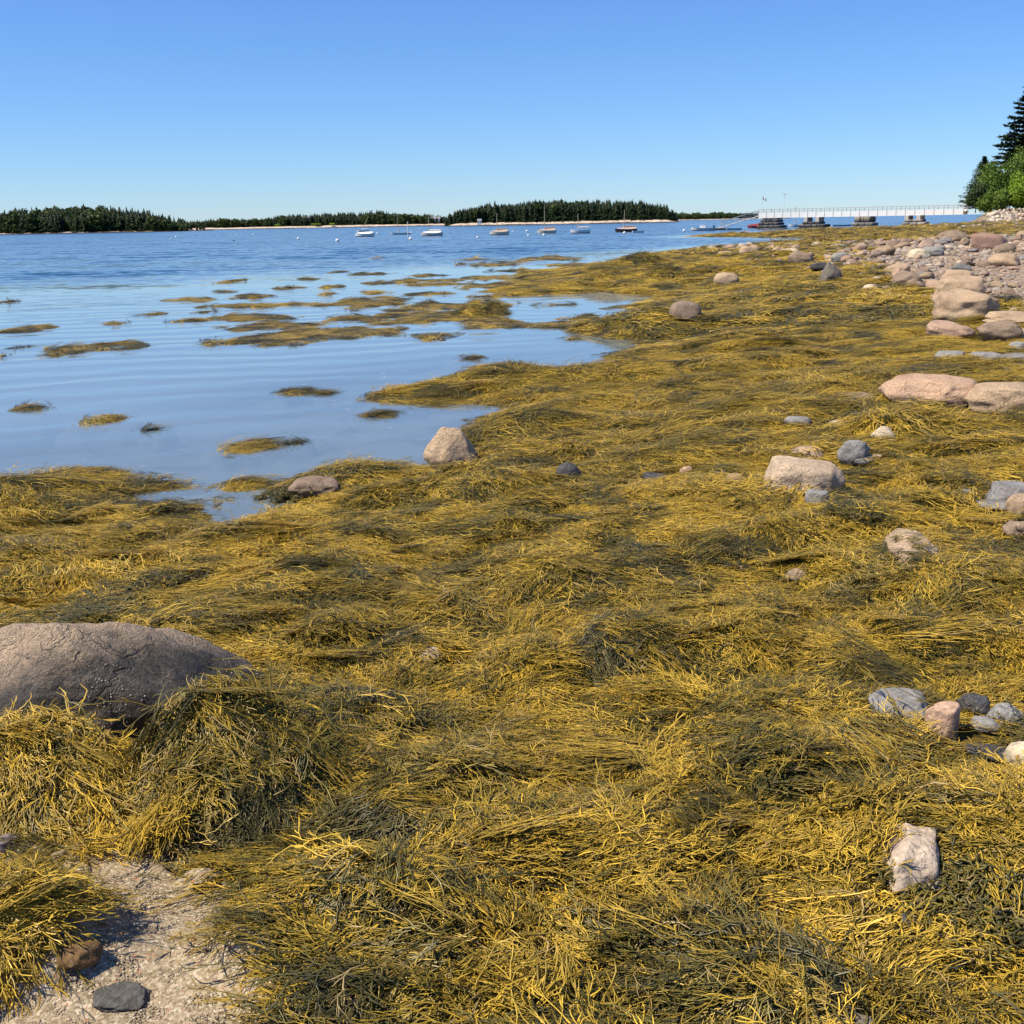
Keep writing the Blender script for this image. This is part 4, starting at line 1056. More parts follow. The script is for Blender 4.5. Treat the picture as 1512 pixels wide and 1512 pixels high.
def spruce_mesh(seed, hgt=12., layers=13, pts=9, rad=.19, base=.06):
    g = np.random.default_rng(seed); V, Fc, S, MI = [], [], [], []
    def tri(a, b, c, s):
        o = len(V); V.extend([a, b, c]); S.extend([s] * 3); Fc.append((o, o + 1, o + 2)); MI.append(0)
    for L in range(layers):
        t = L / (layers - 1); z = hgt * (base + (1 - base) * t ** .92); R_ = hgt * rad * (1 - t) ** .8 * g.uniform(.72, 1.2) + .12
        for k in range(pts):
            if g.random() < .14: continue
            a = 6.283 * (k + g.uniform(-.4, .4)) / pts; r = R_ * g.uniform(.6, 1.15); w = .42 + .1 * g.random()
            dr = hgt * .05 * g.uniform(.5, 1.6)
            c = np.array([0, 0, z + hgt * .055 * g.uniform(.6, 1.3)])
            tip = np.array([math.cos(a) * r, math.sin(a) * r, z - dr])
            p1 = np.array([math.cos(a - w) * r * .55, math.sin(a - w) * r * .55, z - dr * .2]); p2 = np.array([math.cos(a + w) * r * .55, math.sin(a + w) * r * .55, z - dr * .2])
            s = g.random(); tri(c, p1, tip, s); tri(c, tip, p2, s)
            tri(p1, tip - np.array([0, 0, hgt * .03]), p2, s * .5)
    o = len(V); tw = hgt * .012
    for (zz, w) in ((-1, tw * 1.6), (hgt * 1.02, tw * .15)):
        for k in range(5): V.append(np.array([math.cos(k * 1.2566) * w, math.sin(k * 1.2566) * w, zz])); S.append(.5)
    for k in range(5):
        Fc.append((o + k, o + (k + 1) % 5, o + 5 + (k + 1) % 5)); Fc.append((o + k, o + 5 + (k + 1) % 5, o + 5 + k)); MI += [1, 1]
    return mesh_np('spruce', np.array(V), np.array(Fc), [SPR, BARK], {'srnd': np.array(S)}, mi=MI)

def leafy_mesh(seed, w=6., h=9., n=500, leaf=.5, mat=None, trunk=True, lobes=9, low=.15):
    g = np.random.default_rng(seed); mat = mat or LEAF
    c = g.normal(0, 1, (lobes, 3)); c /= np.linalg.norm(c, axis=1, keepdims=True); c *= g.uniform(.25, .75, (lobes, 1))
    lr = g.uniform(.28, .5, lobes)
    k = g.integers(0, lobes, n); d = g.normal(0, 1, (n, 3)); d /= np.linalg.norm(d, axis=1, keepdims=True)
    p = c[k] + d * lr[k][:, None] * g.uniform(.75, 1.08, (n, 1))
    p = p * np.array([w / 2, w / 2, h * (1 - low) / 2]) + np.array([0, 0, h * (1 + low) / 2])
    s = leaf * g.uniform(.6, 1.4, (n, 1))
    a = g.normal(0, 1, (n, 3)); a /= np.linalg.norm(a, axis=1, keepdims=True); b = np.cross(a, d + .3 * g.normal(0, 1, (n, 3))); b /= np.linalg.norm(b, axis=1, keepdims=True) + 1e-6
    p = p + .10 * np.array([w, w, h]) * g.normal(0, .35, (n, 3))
    V = np.stack([p - a * s, p + b * s * .6, p + a * s, p - b * s * .6], 1).reshape(-1, 3)
    F4 = np.arange(4 * n).reshape(-1, 4); S = np.repeat(g.random(n) * .5 + .5 * (k / lobes), 4)
    nq = n; Fl = [F4]; mi = [0] * n
    if trunk:
        mb = MB(); tw = h * .018
        mb.bar((0, 0, -1), (0, 0, h * .5), tw * 1.5, 5, tw)
        for j in range(min(6, lobes)):
            q = c[j] * np.array([w / 2, w / 2, h * (1 - low) / 2]) + np.array([0, 0, h * (1 + low) / 2]); mb.bar((0, 0, h * .25 + j * h * .04), q, tw * .6, 4, tw * .15)
        o = len(V); V = np.vstack([V, np.array(mb.v)]); S = np.concatenate([S, np.full(len(mb.v), .5)])
        q4 = [tuple(i + o for i in f) for f in mb.f if len(f) == 4]; Fl.append(np.array(q4)); mi += [1] * len(q4)
    return mesh_np('leafy', V, Fl, [mat, BARK], {'srnd': S}, mi=mi)

SP = [spruce_mesh(i, 12, 12 + i % 4, 9, .22 + .035 * (i % 3)) for i in range(7)]
FLEAF = leaf_mat('far_leaves', (.035, .062, .018), (.072, .105, .026), .15)
HW = [leafy_mesh(30 + i, 8.5, 11.5, 520, .75, FLEAF, low=.03) for i in range(4)]
CL = [leafy_mesh(50, 8, 5, 200, .8, LEAF2, False)]

def island(name, lab, pxs, tops, D, depth, treeh, nobj, nfill, hard_frac, seed, tree_label, hw_label, shore=1.4, tsc=1.0):
    g = np.random.default_rng(seed)
    X0 = (pxs[0] - 756) / F * D; X1 = (pxs[-1] - 756) / F * D
    nx, ny = 120, 26
    xs = np.linspace(X0 - 12, X1 + 12, nx); yv = np.linspace(-.08, 1, ny)
    pp = xs / D * F + 756
    ht = np.interp(pp, pxs, tops)                     # rows above the horizon
    ground_top = np.maximum(1.5, ht * D / F + H - treeh)
    endf = np.minimum(sstep((xs - X0 + 12) / 30), sstep((X1 + 12 - xs) / 30))
    if lab: shore = .5
    def gh(x, v):
        gt = np.interp(x, xs, ground_top); ef = np.interp(x, xs, endf)
        rise = sstep(v / .5) * (gt - shore) + shore * sstep((v + .02) / .05)
        back = 1 - sstep((v - .75) / .25)
        return rise * ef * back - .6 * (1 - sstep((v + .08) / .06)) - .5 * (1 - ef)
    XX_, VV = np.meshgrid(xs, yv); fx = 6 * vn(XX_ * .02, 0, 0, seed) + 2 * vn(XX_ * .09, 0, 0, seed + 1)
    YY_ = D + VV * depth + fx; ZZ = gh(XX_.ravel(), VV.ravel()).reshape(XX_.shape) + .35 * vn(XX_ * .2, YY_ * .2, 0, seed)
    idx = np.arange(XX_.size).reshape(XX_.shape); q = np.stack([idx[:-1, :-1], idx[:-1, 1:], idx[1:, 1:], idx[1:, :-1]], -1).reshape(-1, 4)
    link(name, mesh_np(name, np.stack([XX_, YY_, ZZ], -1).reshape(-1, 3), q, ISLM, smooth=True), kind='structure')
    n = nobj + nfill
    x = g.uniform(X0, X1, n * 2); v = .075 + g.random(n * 2) ** 1.3 * .6
    v[:n // 3] = .075 + g.random(n // 3) * .05
    ef = np.interp(x, xs, endf); k = g.random(n * 2) < ef ** .5; x, v = x[k][:n], v[k][:n]; n = len(x)
    y = D + v * depth + 6 * vn(x * .02, 0, 0, seed) + 2 * vn(x * .09, 0, 0, seed + 1); z = gh(x, v)
    th = (np.minimum(treeh, np.interp(x / D * F + 756, pxs, tops) * D / F + H - 1.5)).clip(3) * tsc
    sc_ = th / 12 * np.where(g.random(n) < .5, g.uniform(.5, .85, n), g.uniform(.8, 1.12, n)) * (1 + .16 * vn(x * .045, y * .03, 0, seed + 9))
    hwm = (vn(x * .03, y * .03, 0, seed + 3) * .5 + .5 + g.normal(0, .15, n)) < hard_frac
    order = np.argsort(v)
    objs = order[:nobj]; fill = order[nobj:]
    for i in objs:
        fr_ = (x[i] - X0) / (X1 - X0); wh = ' near its left end' if fr_ < .3 else ' near its right end' if fr_ > .7 else ' about its middle'
        if hwm[i]:
            o = link('leafy_tree', HW[g.integers(4)], label=hw_label + wh, cat='tree', group=hw_label); s = sc_[i] * 1.05
        else:
            o = link('spruce_tree', SP[g.integers(7)], label=tree_label + wh, cat='tree', group=tree_label); s = sc_[i]
        o.location = (x[i], y[i], z[i] - .3); o.rotation_euler = (0, 0, g.uniform(0, 6.28)); ww = g.uniform(1.0, 1.6); o.scale = (s * ww, s * ww, s * g.uniform(.9, 1.12))
    c = bpy.data.collections.get('wood_trees')
    if not c: c = proto_collection('wood_trees', SP + HW)
    pick = np.where(hwm[fill], g.integers(7, 11, len(fill)), g.integers(0, 7, len(fill)))
    o = instancer('wood', c, np.stack([x[fill], y[fill], z[fill] - .3], -1), np.stack([0 * fill, 0 * fill, g.uniform(0, 6.28, len(fill))], -1), sc_[fill][:, None] * np.stack([g.uniform(1.0, 1.7, len(fill))] * 2 + [np.ones(len(fill))], -1), pick, g.random(len(fill)))

island('left_island', 'low', [-260, -60, 0, 60, 120, 130, 200, 240, 262, 285, 290], [30, 32, 33, 35, 37, 39, 30, 21, 14, 9, 4], 900, 120, 13, 75, 1300, .48, 3,
       'dark spruce on the nearer wooded island at the left', 'round green hardwood on the nearer wooded island at the left')
island('middle_island', '', [270, 300, 350, 400, 450, 520, 560, 600, 650, 675, 700, 760], [6, 10, 13, 15, 18, 22, 21, 17, 11, 9, 7, 5], 1350, 180, 11, 60, 1900, .2, 4,
       'dark spruce on the low middle island behind the moored boats', 'green hardwood on the low middle island behind the moored boats', 2.2)
island('right_island', '', [668, 680, 700, 722, 745, 765, 800, 860, 900, 940, 970, 990, 1003], [11, 15, 17, 20, 27, 27, 30, 29, 28, 26, 21, 20, 13], 1000, 120, 15, 75, 1800, .22, 5,
       'dark spruce on the steep wooded island right of centre', 'green hardwood on the steep wooded island right of centre', 2.4)
island('distant_shore', '', [940, 1003, 1040, 1070, 1100, 1130, 1165], [7, 10, 10, 10, 8.5, 6, 4], 2600, 300, 12, 0, 900, .75, 6, '', '', 1.5)

# little houses on the middle island shore
wallw = simple('white_clapboard', (.78, .78, .76)); roofm = simple('grey_roof', (.30, .31, .32)); glassd = simple('window_glass', (.05, .07, .09), .2)
def house(px, row, D, w, hgt, lab, ridge_x=True):
    e = bpy.data.objects.new('house', None); COL.objects.link(e); p = atY(px, row, D); e.location = p; e['label'] = lab; e['category'] = 'house'
    m = MB(); m.box(-w / 2, w / 2, -w * .35, w * .35, -1, hgt * .6); link('wall', m.mesh('wall', wallw), parent=e)
    m = MB(); y = w * .4
    m.add([(-w*.55, -y, hgt*.6), (w*.55, -y, hgt*.6), (w*.55, y, hgt*.6), (-w*.55, y, hgt*.6), (-w*.55, 0, hgt), (w*.55, 0, hgt)], [(0,1,5,4), (2,3,4,5), (0,4,3), (1,2,5), (0,3,2,1)])
    link('roof', m.mesh('roof', roofm), parent=e)
    for s in (-.25, .25):
        m = MB(); m.box(w*s - w*.07, w*s + w*.07, -w*.35 - .06, -w*.35 - .01, hgt*.2, hgt*.42); link('window', m.mesh('window', glassd), parent=e)
house(708, 330.6, 985, 3.4, 4.2, 'tiny white house at the shore left of the steep wooded island')
house(641, 327.5, 1372, 14, 6, 'pale house with grey roof among spruces on the low middle island')
house(452, 325.5, 1372, 6, 5, 'small pale house high among the trees of the low middle island')
for i, (px, w) in enumerate([(411, 10), (470, 14), (490, 12), (462, 8)]):
    p = atY(px, hor(px) - 1, 1356)
    o = link('bush', CL[0], loc=(p.x, 1356, 2.2), rot=(0, 0, i), label='bright yellow green thicket in a clearing on the low middle island', cat='bush', group='thickets in the clearings'); o.scale = (w / 8, .8, .7)

# ------------------------------------------------------------------ trees on the bank
def big_spruce(x, y, z, hgt, lab, seed):
    g = np.random.default_rng(seed)
    e = bpy.data.objects.new('spruce_tree', None); COL.objects.link(e); e.location = (x, y, z); e['label'] = lab; e['category'] = 'tree'
    m = MB(); m.bar((0, 0, -.5), (0, 0, hgt * .99), hgt * .016, 8, .02); link('trunk', m.mesh('trunk', BARK), parent=e)
    V, Fq, S = [], [], []; mb = MB()
    nl = 30
    for L in range(nl):
        t = L / (nl - 1); z_ = hgt * (.04 + .95 * t); R_ = hgt * .40 * (1 - t) ** .9 + .45
        nb = 11 if t < .6 else 9
        for k in range(nb):
            if g.random() < .12: continue
            a = 6.283 * (k + g.uniform(-.4, .4)) / nb; r = R_ * g.uniform(.55, 1.15); up_ = g.uniform(-.16, .02) + .25 * t
            d = np.array([math.cos(a), math.sin(a), up_]); b0 = np.array([0, 0, z_]); tip = b0 + d * r + np.array([0, 0, .04 * r])
            mb.bar(b0, tip, .05 * (1 - t) + .02, 3, .01)
            ns = int(10 + r * 13)
            for s_ in range(ns):
                f_ = (s_ + g.random()) / ns; f_ = .12 + .88 * f_
                c = b0 + d * r * f_ + np.array([0, 0, .04 * r * f_]); side = np.array([-d[1], d[0], 0]); wl = (r * .33 * (1.05 - f_) + .18) 
                o_ = g.uniform(-1, 1); c = c + side * o_ * wl + np.array([0, 0, g.uniform(-.22, .05) - abs(o_) * .08])
                dirv = d * .6 + side * o_ + g.normal(0, .25, 3); dirv /= np.linalg.norm(dirv); n_ = np.cross(dirv, [0, 0, 1]) + g.normal(0, .2, 3); l_ = g.uniform(.32, .7) * hgt / 20; w_ = l_ * .42
                o = len(V); V += [c - dirv * l_, c + n_ * w_, c + dirv * l_, c - n_ * w_]; Fq.append((o, o + 1, o + 2, o + 3)); S += [g.random()] * 4
    link('branches', mb.mesh('branches', BARK), parent=e, kind=None)
    link('crown', mesh_np('crown', np.array(V), np.array(Fq), SPR, {'srnd': np.array(S)}), parent=e)
def leafy_tree(x, y, z, w, hgt, lab, seed, mat=None, n=6500, leaf=.19, name='leafy_tree', cat='tree', group=None):
    g = np.random.default_rng(seed)
    e = bpy.data.objects.new(name, None); COL.objects.link(e); e.location = (x, y, z); e['label'] = lab; e['category'] = cat
    if group: e['group'] = group
    me = leafy_mesh(seed, w, hgt, n, leaf, mat, False, lobes=26, low=-.08); link('crown', me, parent=e)
    m = MB(); m.bar((0, 0, -.6), (.2, 0, hgt * .55), hgt * .02, 6, hgt * .008)
    for k in range(7):
        a = g.uniform(0, 6.28); m.bar((0, 0, hgt * g.uniform(.08, .4)), (math.cos(a) * w * .36, math.sin(a) * w * .3, hgt * g.uniform(.45, .85)), hgt * .008, 5, .02)
    link('trunk', m.mesh('trunk', BARK), parent=e)
big_spruce(97.0, 218, 3.4, 22.8, 'tall dark spruce rising behind the leafy trees at the right edge', 8)
big_spruce(91.0, 222, 3.2, 9.6, 'short dark spruce top behind the leafy trees left of the tall spruce', 9)
leafy_tree(83.6, 206, 3.0, 4.4, 5.0, 'dark green scrubby tree leaning out at the left end of the grove', 61, leaf_mat('scrub_leaves', (.04, .075, .025), (.075, .11, .035)), n=4500)
leafy_tree(87.0, 208, 3.2, 6.4, 8.0, 'round mid green tree second from the left in the grove above the bank', 62)
leafy_tree(91.4, 207, 3.2, 7.2, 10.0, 'tall green leafy tree in front of the tall dark spruce', 63)
leafy_tree(96.4, 210, 3.2, 7.5, 10.4, 'olive green tree at the right edge beneath the tall dark spruce', 64, leaf_mat('olive_leaves', (.07, .10, .025), (.12, .14, .04)))
leafy_tree(89.6, 202.0, 3.2, 5.2, 5.6, 'bright yellow green bush in front of the darker leafy trees', 65, LEAF2, name='bush', cat='bush')
leafy_tree(86.2, 202.5, 3.0, 4.2, 3.6, 'low green bush at the top of the pale stone bank', 66, name='bush', cat='bush')
leafy_tree(84.6, 203.5, 2.8, 3.6, 3.2, 'low dark green bush under the scrubby tree at the left end of the grove', 68, name='bush', cat='bush', n=3000)
leafy_tree(93.4, 202.5, 3.2, 4.6, 5.0, 'bright green bush at the right edge on the bank', 67, LEAF2, name='bush', cat='bush')
for i in range(7):
    leafy_tree(103 + i * 6, 209 + (i % 3) * 4, 3.2, 8, 9 + (i * 5) % 4, 'green tree of the grove beyond the right edge', 80 + i, n=900, leaf=.3, group='grove trees out of view')
# grass on the shore
g = np.random.default_rng(4)
gx = g.uniform(28, 130, 60000); gy = g.uniform(78, 188, 60000)
gm_ = sstep((fbm(gx * .2, gy * .08, 0, 55, 3) + .1) * 3) * sstep((gx - (gy * .372)) / 3) * (sstep((gy - 78) / 6) * (1 - sstep((gy - 100) / 8)) + sstep((gy - 158) / 6) * (1 - sstep((gy - 186) / 5)))
k = (gm_ > g.random(60000)); gx, gy = gx[k][:14000], gy[k][:14000]; gz = base_h(gx, gy)[0]; n = len(gx)
a = g.uniform(0, 6.28, n); w = .10; hgt = g.uniform(.15, .42, n); lx, ly = g.normal(0, .12, n), g.normal(0, .12, n)
b0 = np.stack([gx - np.cos(a) * w, gy - np.sin(a) * w, gz - .03], -1); b1 = np.stack([gx + np.cos(a) * w, gy + np.sin(a) * w, gz - .03], -1); tp = np.stack([gx + lx, gy + ly, gz + hgt], -1)
link('grass', mesh_np('grass', np.stack([b0, b1, tp], 1).reshape(-1, 3), np.arange(3 * n).reshape(-1, 3), leaf_mat('shore_grass', (.06, .11, .02), (.14, .18, .05)), {'srnd': np.repeat(g.random(n), 3)}), kind='stuff')

# ------------------------------------------------------------------ bridge
white = simple('white_paint', (.80, .80, .79), .5, .06); railm = simple('grey_rail_wood', (.45, .43, .40), .7); stone = rock_mat('pier_stone')
A = atY(1123, 330, 234); B = atY(1424, 330, 209)
A = Vector((A.x, 234, 0)); B = Vector((B.x, 209, 0))
L = (B - A).length; ax = (B - A).normalized(); rzb = math.atan2(ax.y, ax.x)
br = bpy.data.objects.new('footbridge', None); COL.objects.link(br); br.location = A; br.rotation_euler = (0, 0, rzb)
br['label'] = 'long white footbridge with railings on stone piers'; br['category'] = 'bridge'
zb0, zt0, zr0 = 2.18, 3.12, 3.78
nb = int(L / 1.72); st = L / nb
gm1 = MB(); gm1.box(0, st - .06, -.04, .04, 0, zt0 - zb0); gme = gm1.mesh('girder_panel', white)
pm = MB(); pm.box(-.045, .045, -.03, .03, 0, zr0 - zb0); pme = pm.mesh('rail_post', railm)
for side in (-1.1, 1.1):
    for k in range(nb):
        link('girder_panel', gme, parent=br, loc=(k * st + .03, side, zb0))
    for k in range(nb + 1):
        link('rail_post', pme, parent=br, loc=(k * st, side - .06 * (1 if side < 0 else -1), zb0))
    for zz, hh, mt in ((zr0, .09, railm), (zt0 + .30, .06, railm)):
        m = MB(); m.box(-.1, L + .1, side - .05, side + .05, zz, zz + hh); link('rail', m.mesh('rail', mt), parent=br)
m = MB(); m.box(-.2, L + .3, -1.04, 1.04, zb0 + .45, zb0 + .6); link('deck', m.mesh('deck', railm), parent=br)

blk = []
for i in range(6):
    v, f = rock_verts(900 + i, 3, 0, .02)
    v = v / np.abs(v).max(1, keepdims=True) * .86 + v * .14; v = np.sign(v) * np.minimum(np.abs(v), .97); v += .035 * np.stack([vn(v[:, 0] * 2 + i, v[:, 1] * 2, v[:, 2] * 2, q) for q in (1, 2, 3)], -1)
    me = mesh_np('stone_block', v * .5, f, stone, smooth=True); blk.append(me)
def pier(t, rows, lab, seed, top=zb0 - .02, zbot=-.5, dx=0, col=(.165, .14, .115)):
    """rows: list of (half width along, half width across, height, gap)"""
    g = np.random.default_rng(seed)
    P = A + ax * (L * t); e = bpy.data.objects.new('bridge_pier', None); COL.objects.link(e); e.location = (P.x, P.y, 0); e.rotation_euler = (0, 0, rzb)
    e['label'] = lab; e['category'] = 'pier'; e['group'] = 'stone piers of the footbridge'
    z = zbot
    tot = sum(r[2] for r in rows); k_ = (top - zbot) / tot
    for (x0, x1, hgt, hw, nbx) in rows:
        hgt *= k_
        cuts = np.concatenate([[x0], np.sort(np.linspace(x0, x1, nbx + 1)[1:-1] + g.normal(0, .12, nbx - 1)), [x1]]) if nbx > 0 else []
        for i in range(nbx):
            for (ya, yb) in ((-hw, -.03), (.03, hw)):
                w = cuts[i + 1] - cuts[i] - .05
                o = link('stone_block', blk[g.integers(6)], parent=e, color=tuple(np.array(col) * g.uniform(.45, .95)))
                o.location = ((cuts[i] + cuts[i + 1]) / 2 + g.normal(0, .03), (ya + yb) / 2 + g.normal(0, .06), z + hgt / 2); o.scale = (w, yb - ya, hgt - .035); o.rotation_euler = (0, 0, g.normal(0, .03))
        z += hgt
    return e
def two_legs(e, x0, x1, w, z0, z1, hw, col):
    pass
pier(.022, [(-1.5, 4.6, .6, 1.9, 5), (-1.1, 4.2, .5, 1.7, 4), (-.7, 3.6, .5, 1.6, 4), (-.3, 3.5, .45, 1.5, 3), (.1, 3.3, .3, 1.5, 3)], 'dark stepped stone pier at the seaward end of the footbridge', 1)
pier(.245, [(-1.6, 4.4, .7, 1.8, 5), (-1.1, 4.4, .6, 1.7, 4), (-.3, 3.4, .5, 1.5, 3)], 'second stone pier of the footbridge from the seaward end, with two stub posts', 2, top=1.35)
pier(.50, [(-.6, 4.0, .7, 1.8, 4), (-.4, 3.8, .5, 1.7, 3), (0, 3.2, .9, 1.6, 3)], 'third stone pier with a pale block, standing by the weedy spit', 3, col=(.40, .34, .28))
pier(.745, [(-.6, 3.6, .8, 1.7, 3), (-.2, 3.0, .5, 1.5, 2)], 'pier nearest the bank with a pale lintel stone', 4, top=1.45, zbot=.2, col=(.46, .40, .34))
# concrete stub posts that carry the girders on the lower piers
conc = simple('pale_concrete', (.55, .51, .46), .85, .25)
for t, x_, zz in ((.245, .35, 1.33), (.245, 2.75, 1.33), (.745, .1, 1.43), (.745, 2.3, 1.43)):
    pr = [o for o in bpy.data.objects if o.name.startswith('bridge_pier') and (Vector(o.location) - (A + ax * (L * t))).length < 1][0]
    m = MB(); m.box(x_ - .35, x_ + .35, -1.3, 1.3, zz - .02, zb0 - .01); link('stub_post', m.mesh('stub_post', conc), parent=pr)

# flag poles on the pier head
fabric = simple('flag_cloth', (.75, .75, .78), .8)
def pole(px, top_row, lab, flag):
    P = atY(px, hor(px), 233); e = bpy.data.objects.new('flagpole' if flag else 'lamp_pole', None); COL.objects.link(e); e.location = (P.x, 233.4, zb0 + .6)
    e['label'] = lab; e['category'] = 'pole'; hh = (hor(px) - top_row) / F * 234 + H - zb0 - .6
    m = MB(); m.bar((0, 0, 0), (0, 0, hh), .05, 6, .035); link('pole', m.mesh('pole', white), parent=e)
    if flag:
        m = MB(); n = 6
        vs = []; fs = []
        for i in range(n + 1):
            for j in (0, 1): vs.append((.06 + .75 * i / n * (1), .10 * math.sin(i * 1.3), hh - .35 - .62 * j - .5 * i / n * (1 - .2 * j)))
        fs = [(2*i, 2*i+2, 2*i+3, 2*i+1) for i in range(n)]
        m.add(vs, fs); o = link('flag', m.mesh('flag', fabric), parent=e)
    else:
        m = MB(); m.box(-.35, .35, -.08, .08, hh - .25, hh - .05); m.box(-.25, .25, -.05, .05, hh - .75, hh - .68); link('lamp_head', m.mesh('lamp_head', white), parent=e)
pole(1125.5, 290, 'thin white flagpole with a small flag at the seaward end of the footbridge', True)
pole(1157.5, 288, 'thin white pole with a cross head on the footbridge, right of the flagpole', False)

# gangway and float
al = simple('grey_aluminium', (.55, .56, .57), .4)
gw = bpy.data.objects.new('gangway', None); COL.objects.link(gw); gw['label'] = 'sloping aluminium truss gangway from the footbridge down to the float'; gw['category'] = 'gangway'
p0 = atY(1062, 336.5, 232); p1 = Vector((A.x, A.y, zb0 + .5)); gw.location = p0; dv = p1 - p0
q = dv.to_track_quat('X', 'Z'); gw.rotation_euler = q.to_euler(); Lg = dv.length
for s in (-.5, .5):
    m = MB(); m.bar((0, s, 0), (Lg, s, 0), .07, 4); link('bottom_chord', m.mesh('bottom_chord', al), parent=gw)
    m = MB(); m.bar((.9, s, 1.05), (Lg - .7, s, 1.05), .05, 4); m.bar((0, s, 0), (.9, s, 1.05), .05, 4); m.bar((Lg, s, .3), (Lg - .7, s, 1.05), .05, 4); link('hand_rail', m.mesh('hand_rail', al), parent=gw)
    for k in range(6):
        m = MB(); x = .9 + k * (Lg - 1.6) / 5; m.bar((x, s, 0), (x, s, 1.05), .035, 4)
        if k < 5: m.bar((x, s, 1.05), (x + (Lg - 1.6) / 5, s, 0), .03, 4)
        link('brace', m.mesh('brace', al), parent=gw)
m = MB(); m.box(0, Lg, -.45, .45, -.03, .03); link('walkway', m.mesh('walkway', al), parent=gw)
darkw = simple('dark_float_timber', (.05, .045, .04)); fp = atY(1066, 336.5, 232)
fl = bpy.data.objects.new('float', None); COL.objects.link(fl); fl.location = (fp.x, 232, 0); fl['label'] = 'low dark landing float at the foot of the gangway'; fl['category'] = 'float'
m = MB(); m.box(-2.0, 1.6, -1.3, 1.3, -.1, .32); link('hull', m.mesh('hull', darkw), parent=fl)
m = MB()
for k in range(8): m.box(-2.03 + k * .455, -2.03 + k * .455 + .42, -1.34, 1.34, .33, .38)
link('deck_boards', m.mesh('deck_boards', railm), parent=fl)

# ------------------------------------------------------------------ boats
def paint(name, c): return simple(name, c, .35, .05)
WH, BLK, CRM, NAVY, RED, BLUE, TANC, GRYP, SPAR = paint('hull_white', (.80,.80,.80)), paint('hull_black', (.02,.02,.025)), paint('cream_paint', (.70,.64,.52)), paint('navy', (.03,.05,.12)), paint('hull_red', (.35,.05,.05)), paint('hull_blue', (.35,.52,.60)), simple('tan_canvas', (.48,.36,.30), .9), paint('hull_grey', (.55,.56,.58)), paint('varnished_spar', (.55,.42,.25))
REDB = paint('dark_red_bottom', (.14, .03, .03))
def hull_mesh(Lh, beam, free, sheer, z0, z1, mat, name, n=14):
    """side skin of the hull between fractions z0..z1 of freeboard"""
    m = MB(); vs = []
    for i in range(n + 1):
        t = i / n; x = (t - .5) * Lh; b = beam / 2 * (math.sin(math.pi * min(1, (1 - t) * .62 + .38 * (1 - t) ** .5)) ** .7 if t < 1 else 0)
        b = beam / 2 * max(0, (1 - (2 * max(0, t - .45) / 1.1) ** 2.2)) * (.78 + .22 * min(1, t / .4))
        top = free * (1 + sheer * (2 * t - .9) ** 2)
        for s in (-1, 1):
            for zf in (z0, z1):
                k = .62 + .38 * zf; over = 1 + .05 * (zf - .5)
                vs.append((x * over, s * b * k, -.12 + (top + .12) * zf))
    fs = []
    for i in range(n):
        o = i * 4; p = o + 4
        fs += [(o, p, p + 1, o + 1), (o + 2, o + 3, p + 3, p + 2), (o + 1, p + 1, p + 3, o + 3)]
        fs += [(o, o + 2, p + 2, p)]
    fs += [(0, 1, 3, 2), (4 * n, 4 * n + 2, 4 * n + 3, 4 * n + 1)]
    m.add(vs, fs); return m.mesh(name, mat, False)
